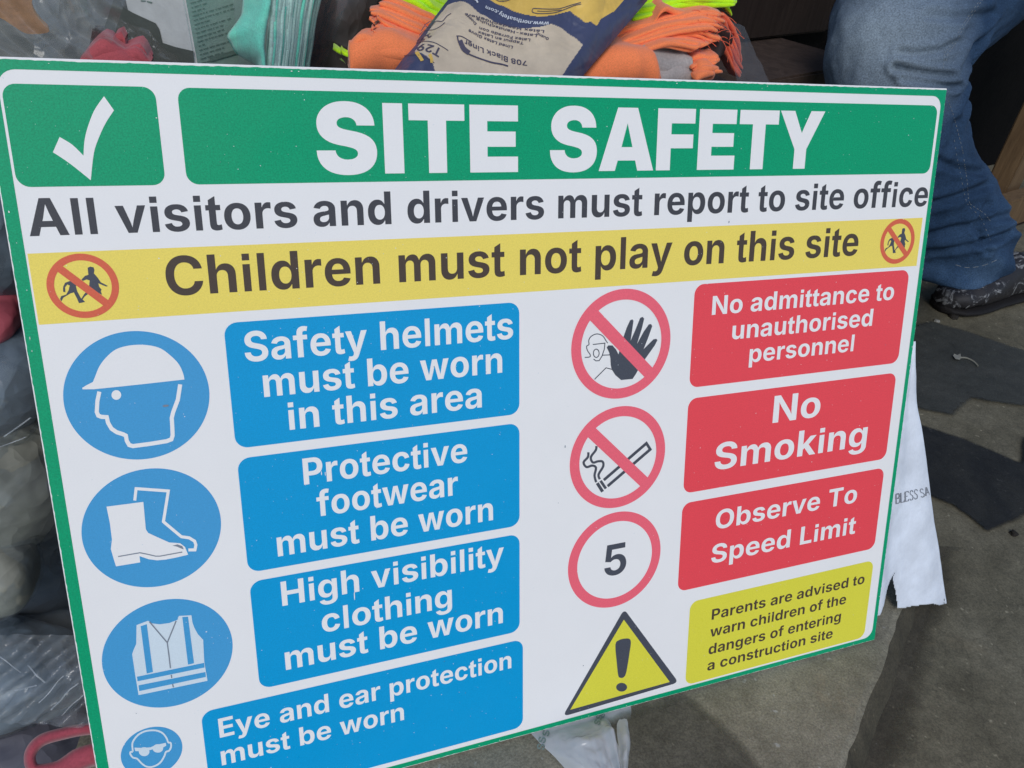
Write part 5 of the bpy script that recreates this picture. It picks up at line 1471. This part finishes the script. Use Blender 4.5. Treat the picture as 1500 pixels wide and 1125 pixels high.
# ------------------------------------------------------------------ timber at the right
wf = empty('timber_stand', aty(1490, 300, 1.18))
wf.location.z = ZF
tag(wf, 'rough brown timber post on a low rail behind the person', 'timber stand')
pc = aty(1508, 190, 1.20)
post = box('post', M_wood_br, wf, (pc.x, pc.y, 0.34), (0.105, 0.06, 0.72), 0.35, 0.004)
post.location -= wf.location
rp = aty(1490, 297, 1.12)
rail = box('rail', M_wood_br, wf, (rp.x + 0.08, rp.y + 0.02, rp.z - 0.01), (0.50, 0.05, 0.085), 0.35, 0.004)
rail.rotation_euler = (0, 0, 0.30)
rail.location -= wf.location
foot_ = box('foot', M_wood_dk, wf, (rp.x + 0.10, rp.y + 0.03, (rp.z - 0.05 + ZF) / 2), (0.46, 0.06, rp.z - 0.05 - ZF), 0.3, 0.004)
foot_.location -= wf.location
tag(box('black_backing', M_gloom, None, (1.75, 1.62, 0.30), (2.6, 0.4, 0.66), 0.25, 0.004), 'black low cupboard added to deepen the dark behind the timber post', 'backing')  # box put in so the lit floor beyond reads black
# dark crates between the vests and the person
p = aty(1160, 108, 0.86)
tag(box('wooden_crate', M_wood_md, None, (p.x + 0.02, p.y + 0.16, (p.z + ZF) / 2), (0.44, 0.30, p.z - ZF), 0.42, 0.004), 'stained brown wooden crate low between the vests and the seated leg', 'crate')
p2 = aty(1150, 45, 1.0)
tag(box('wooden_crate', M_wood_dk, None, (p2.x - 0.02, p2.y + 0.22, (p2.z + 0.25 + p.z) / 2 + 0.004), (0.62, 0.24, p2.z + 0.25 - p.z), 0.42, 0.005), 'near black wooden crate standing on the stained brown one', 'crate')

# ------------------------------------------------------------------ paper hanging behind the right edge
M_paper = bag_mat('white_paper', (0.76, 0.80, 0.88), 0.6)
right_e = [(1341, 500), (1342, 545), (1343, 590), (1350, 625), (1357, 672), (1363, 720), (1369, 765), (1375, 800), (1381, 845), (1387, 884)]
left_e = [(1335, 500), (1318, 545), (1305, 590), (1296, 625), (1288, 672), (1282, 720), (1278, 765), (1275, 800), (1273, 850), (1270, 900)]
b = bmesh.new()
re_, le_ = smoothp(right_e, False, 5), smoothp(left_e, False, 5)
def pap(x, y, u, v):
    # the sheet hangs from the back of the board and its foot stands a little away from it on the slab
    top = Vector(mm3(x, y, -0.012))
    return top
def mm3(x, y, off):
    a = R(90 - TILT)
    nv = Vector((0, -math.sin(a), math.cos(a)))
    o = Vector((0, 0, LIFT)) + nv * off
    q = ray(x, y)
    return CAM + q * ((o - CAM).dot(nv) / q.dot(nv))
gridp = []
for j, (l_, r_) in enumerate(zip(le_, re_)):
    v = j / (len(re_) - 1)
    row = []
    for i in range(25):
        u = i / 24
        x, y = l_[0] + (r_[0] - l_[0]) * u, l_[1] + (r_[1] - l_[1]) * u
        p = mm3(x, y, -0.010 - 0.028 * v * u)
        k = (0.005 * nz((u * 2.2 + v * 0.4, v * 0.5, 0), 1.8, 3.0) + 0.009 * v * math.sin(u * 7 + v * 2) + 0.006 * abs(nz((u * 2.2 - v * 0.6, v * 0.9, 0), 1.7, 9.0))) * (1 - u ** 4) + 0.0005 * fbm(p, 45, 3, 1.0)
        row.append((p + Vector((0.5, -0.4, 0)) * k, x, y))
    gridp.append(row)
cut = [(1262, 930), (1293, 877), (1300, 866), (1306, 856), (1312, 846), (1318, 838), (1314, 845), (1314, 852), (1318, 868), (1320, 880), (1322, 895), (1335, 889), (1348, 885), (1362, 883), (1376, 886), (1382, 886), (1383, 877), (1384, 887), (1392, 887), (1420, 940), (1420, 480), (1262, 480)]
# dense grid clipped with the torn outline
b = bmesh.new()
vmap = {}
for j in range(len(gridp) - 1):
    for i in range(24):
        sub = 4
        for jj in range(sub):
            for ii in range(sub):
                def bl_(a_, c_):
                    u_, v_ = a_ / sub, c_ / sub
                    A, B, Cc, D = gridp[j][i], gridp[j][i + 1], gridp[j + 1][i + 1], gridp[j + 1][i]
                    w4 = ((1 - u_) * (1 - v_), u_ * (1 - v_), u_ * v_, (1 - u_) * v_)
                    return (sum((q[0] * w for q, w in zip((A, B, Cc, D), w4)), Vector()), sum(q[1] * w for q, w in zip((A, B, Cc, D), w4)), sum(q[2] * w for q, w in zip((A, B, Cc, D), w4)))
                cx_, cy_ = bl_(ii + 0.5, jj + 0.5)[1:]
                if cy_ > 820 and not inside((cx_, cy_), cut): continue
                f = []
                for a_, c_ in ((ii, jj), (ii + 1, jj), (ii + 1, jj + 1), (ii, jj + 1)):
                    key = (i * sub + a_, j * sub + c_)
                    if key not in vmap: vmap[key] = b.verts.new(bl_(a_, c_)[0])
                    f.append(vmap[key])
                b.faces.new(f)
bmesh.ops.recalc_face_normals(b, faces=b.faces)
pbvh = BVHTree.FromBMesh(b)
paper = obj('paper_sheet', b, M_paper, None, True)
tag(paper, 'torn white paper sheet printed with BLESS SA, hanging behind the right edge of the sign', 'paper')
paper.modifiers.new('thick', 'SOLIDIFY').thickness = 0.0006
b = bmesh.new()
def on_paper(x, y):
    q = ray(x, y).normalized()
    h = pbvh.ray_cast(CAM, q)
    return (h[0] if h[0] is not None else mm3(x, y, -0.03)) - q * 0.0012
def serif_text(bm, s, p0, p1, h, slant):
    a_, c_ = Vector(p0), Vector(p1)
    dx = (c_ - a_).normalized()
    up = Vector((dx.y, -dx.x))
    f = lambda x, y: on_paper(*(a_ + dx * x + up * y + dx * slant * y))
    ST = {'B': [[(0, 0), (0, 10)], [(0, 10), (4, 10), (5.5, 8.5), (5.5, 6.8), (4, 5.4), (0, 5.4)], [(4, 5.4), (6.2, 4), (6.2, 1.6), (4.4, 0), (0, 0)]],
          'L': [[(0, 0), (0, 10)], [(0, 0), (5.5, 0), (5.8, 2)]], 'E': [[(0, 0), (0, 10)], [(0, 10), (5.2, 10), (5.4, 8.4)], [(0, 5.2), (3.8, 5.2)], [(0, 0), (5.4, 0), (5.8, 1.8)]],
          'S': [[(5.4, 8), (4.4, 9.8), (2, 10), (0.6, 8.4), (1.2, 6.4), (4.6, 4.2), (5.6, 2.2), (4.4, 0.2), (1.6, 0), (0.2, 1.8)]], 'A': [[(0, 0), (3.4, 10)], [(3.4, 10), (6.8, 0)], [(1.4, 3.4), (5.6, 3.4)]], ' ': []}
    ad = {'B': 8, 'L': 7.4, 'E': 7.6, 'S': 7.4, 'A': 8.2, ' ': 4}
    tot = sum(ad[q] for q in s)
    k = (c_ - a_).length / tot
    x = 0
    for ch in s:
        for st in ST[ch]:
            st = [(x + px_ * k, py_ * h / 10) for px_, py_ in st]
            wdt = 1.9 if (st[0][0] == st[-1][0] or ch == 'A' and st[1][0] > st[0][0] + 2.5 * k) else 1.1
            o_ = stroke(st, wdt)
            v_ = [bm.verts.new(f(*q)) for q in o_]
            for i in range(len(st) - 1): bm.faces.new((v_[i], v_[i + 1], v_[-2 - i], v_[-1 - i]))
        if ch in 'BLE':
            for yy in (0, 10):
                o_ = stroke([(x - 1.0 * k, yy * h / 10), (x + 1.0 * k, yy * h / 10)], 0.8)
                bm.faces.new([bm.verts.new(f(*q)) for q in o_])
        x += ad[ch] * k
serif_text(b, 'BLESS', (1313, 738), (1346, 730), 13.5, 0.22)
serif_text(b, 'SA', (1350, 729), (1364, 724), 12, 0.1)
M_pink2 = bag_mat('paper_ink', (0.25, 0.265, 0.30), 0.7)
obj('paper_lettering', b, M_pink2, paper)

# ------------------------------------------------------------------ clear bag poking out under the sign
b = bmesh.new()
us, gr = 40, 46
gp = []
A4 = [(772, 1068), (922, 1030), (906, 1175), (884, 1175)]
for j in range(gr + 1):
    row = []
    for i in range(us + 1):
        u, v = i / us, j / gr
        x = (A4[0][0] * (1 - u) + A4[1][0] * u) * (1 - v) + (A4[3][0] * (1 - u) + A4[2][0] * u) * v
        y = (A4[0][1] * (1 - u) + A4[1][1] * u) * (1 - v) + (A4[3][1] * (1 - u) + A4[2][1] * u) * v
        x += 8 * math.sin(v * 3.1) * (1 if u > 0.5 else -0.6) * abs(u - 0.5) * 2 + 4 * nz((v * 3, 0, 0), 2, 5) * (u > 0.8)
        q = atz(x, y, ZS + 0.0006)
        hgt = 0.020 * math.sin(math.pi * u) ** 0.7
        hgt += 0.012 * math.exp(-((u - 0.66 - 0.10 * v) / 0.06) ** 2) - 0.012 * math.exp(-((u - 0.80 - 0.05 * v) / 0.04) ** 2) + 0.006 * abs(nz((u * 4, v * 2, 0), 2, 7.0)) + 0.002 * fbm((u, v, 0), 6, 3, 2)
        q += Vector((0, 0, max(0.0, hgt) * min(1.0, max(0.0, (-0.002 - q.y) / 0.03))))
        row.append(b.verts.new(q))
    gp.append(row)
for j in range(gr):
    for i in range(us):
        b.faces.new((gp[j][i], gp[j + 1][i], gp[j + 1][i + 1], gp[j][i + 1]))
m = film_mat('milky_film', 0.40, white=0.14, crease=26.0)
pb = obj('plastic_bag', b, m, None, True)
tag(pb, 'crumpled milky plastic bag lying on the slab under the bottom edge of the sign', 'plastic bag')
bb = bmesh.new()
pb_bvh = BVHTree.FromPolygons([v.co.copy() for r_ in gp for v in r_], [[j * (us + 1) + i, j * (us + 1) + i + 1, (j + 1) * (us + 1) + i + 1, (j + 1) * (us + 1) + i] for j in range(gr) for i in range(us)]) if False else None
me_ = pb.data
pb_bvh = BVHTree.FromPolygons([v.co.copy() for v in me_.vertices], [list(p_.vertices) for p_ in me_.polygons])
def on_pb(x, y):
    q = ray(x, y).normalized()
    h = pb_bvh.ray_cast(CAM, q)
    return (h[0] if h[0] is not None else atz(x, y, 0.02)) - q * 0.0015
for s_, (x0, y0), an, sc_ in (('SS', (797, 1099), -80, 11), ('S', (804, 1079), -80, 10), ('SS', (878, 1063), -70, 9), ('S', (884, 1052), -60, 8)):
    ca_, sa_ = math.cos(R(an)), math.sin(R(an))
    set_text(bb, s_, 0, sc_ * 0.85 * len(s_), 0, sc_, 0, 'BOLD', lambda px_, py_: on_pb(x0 + px_ * ca_ + py_ * sa_ * -1 * -1, y0 + px_ * sa_ - py_ * ca_))
obj('bag_lettering', bb, M_cink, pb)

# ------------------------------------------------------------------ litter on the ground
b = bmesh.new()
leaf = [(1396, 521), (1398, 518), (1402, 520), (1407, 518), (1408, 523), (1406, 527), (1400, 526)]
poly(b, [leaf], 0, lambda x, y: atz(x, y, ZF + 0.008 + 0.002 * nz((x, y, 0), 0.2, 1)))
thread_tube(b, [atz(x, y, ZF + 0.007) for x, y in smoothp([(1406, 524), (1414, 524), (1422, 527), (1428, 531), (1433, 536)], False, 4)], 0.0016)
tag(obj('leaf_scrap', b, cloth_mat('dry_leaf', (0.22, 0.21, 0.17))), 'pale dried leaf with a curved stem on the dark ground', 'leaf')
def pebble(px_, r_, m, label, seed, z=ZF):
    b = bmesh.new()
    bmesh.ops.create_icosphere(b, subdivisions=3, radius=1)
    for v in b.verts:
        v.co = v.co * (1 + 0.5 * fbm(v.co, 1.6, 3, seed))
        v.co = Vector((v.co.x * r_, v.co.y * r_, max(-0.3, v.co.z) * r_ * 0.55))
    o = obj('stone_crumb', b, m, None, True)
    p_ = atz(*px_, z)
    o.location = (p_.x, p_.y, z + 0.16 * r_)
    return tag(o, label, 'stone crumb')
M_crumb = concrete('chalk', (0.20, 0.19, 0.17), (0.30, 0.29, 0.26), (0.38, 0.37, 0.33), 60)
M_crumbd = concrete('soil', (0.012, 0.010, 0.008), (0.020, 0.016, 0.012), (0.03, 0.025, 0.02), 60)
pebble((1278, 1094), 0.0050, M_crumb, 'chalky white crumb below the slab edge at the bottom of the photo', 1.0)
pebble((1396, 465), 0.010, M_crumbd, 'flat dark crumb of soil in front of the shoe', 4.0)
pebble((1372, 471), 0.006, M_crumb, 'pale crumb on the dark ground left of the soil crumb', 6.0)
pebble((1484, 782), 0.006, M_crumbd, 'dark crumb at the tip of the black ground', 8.0)
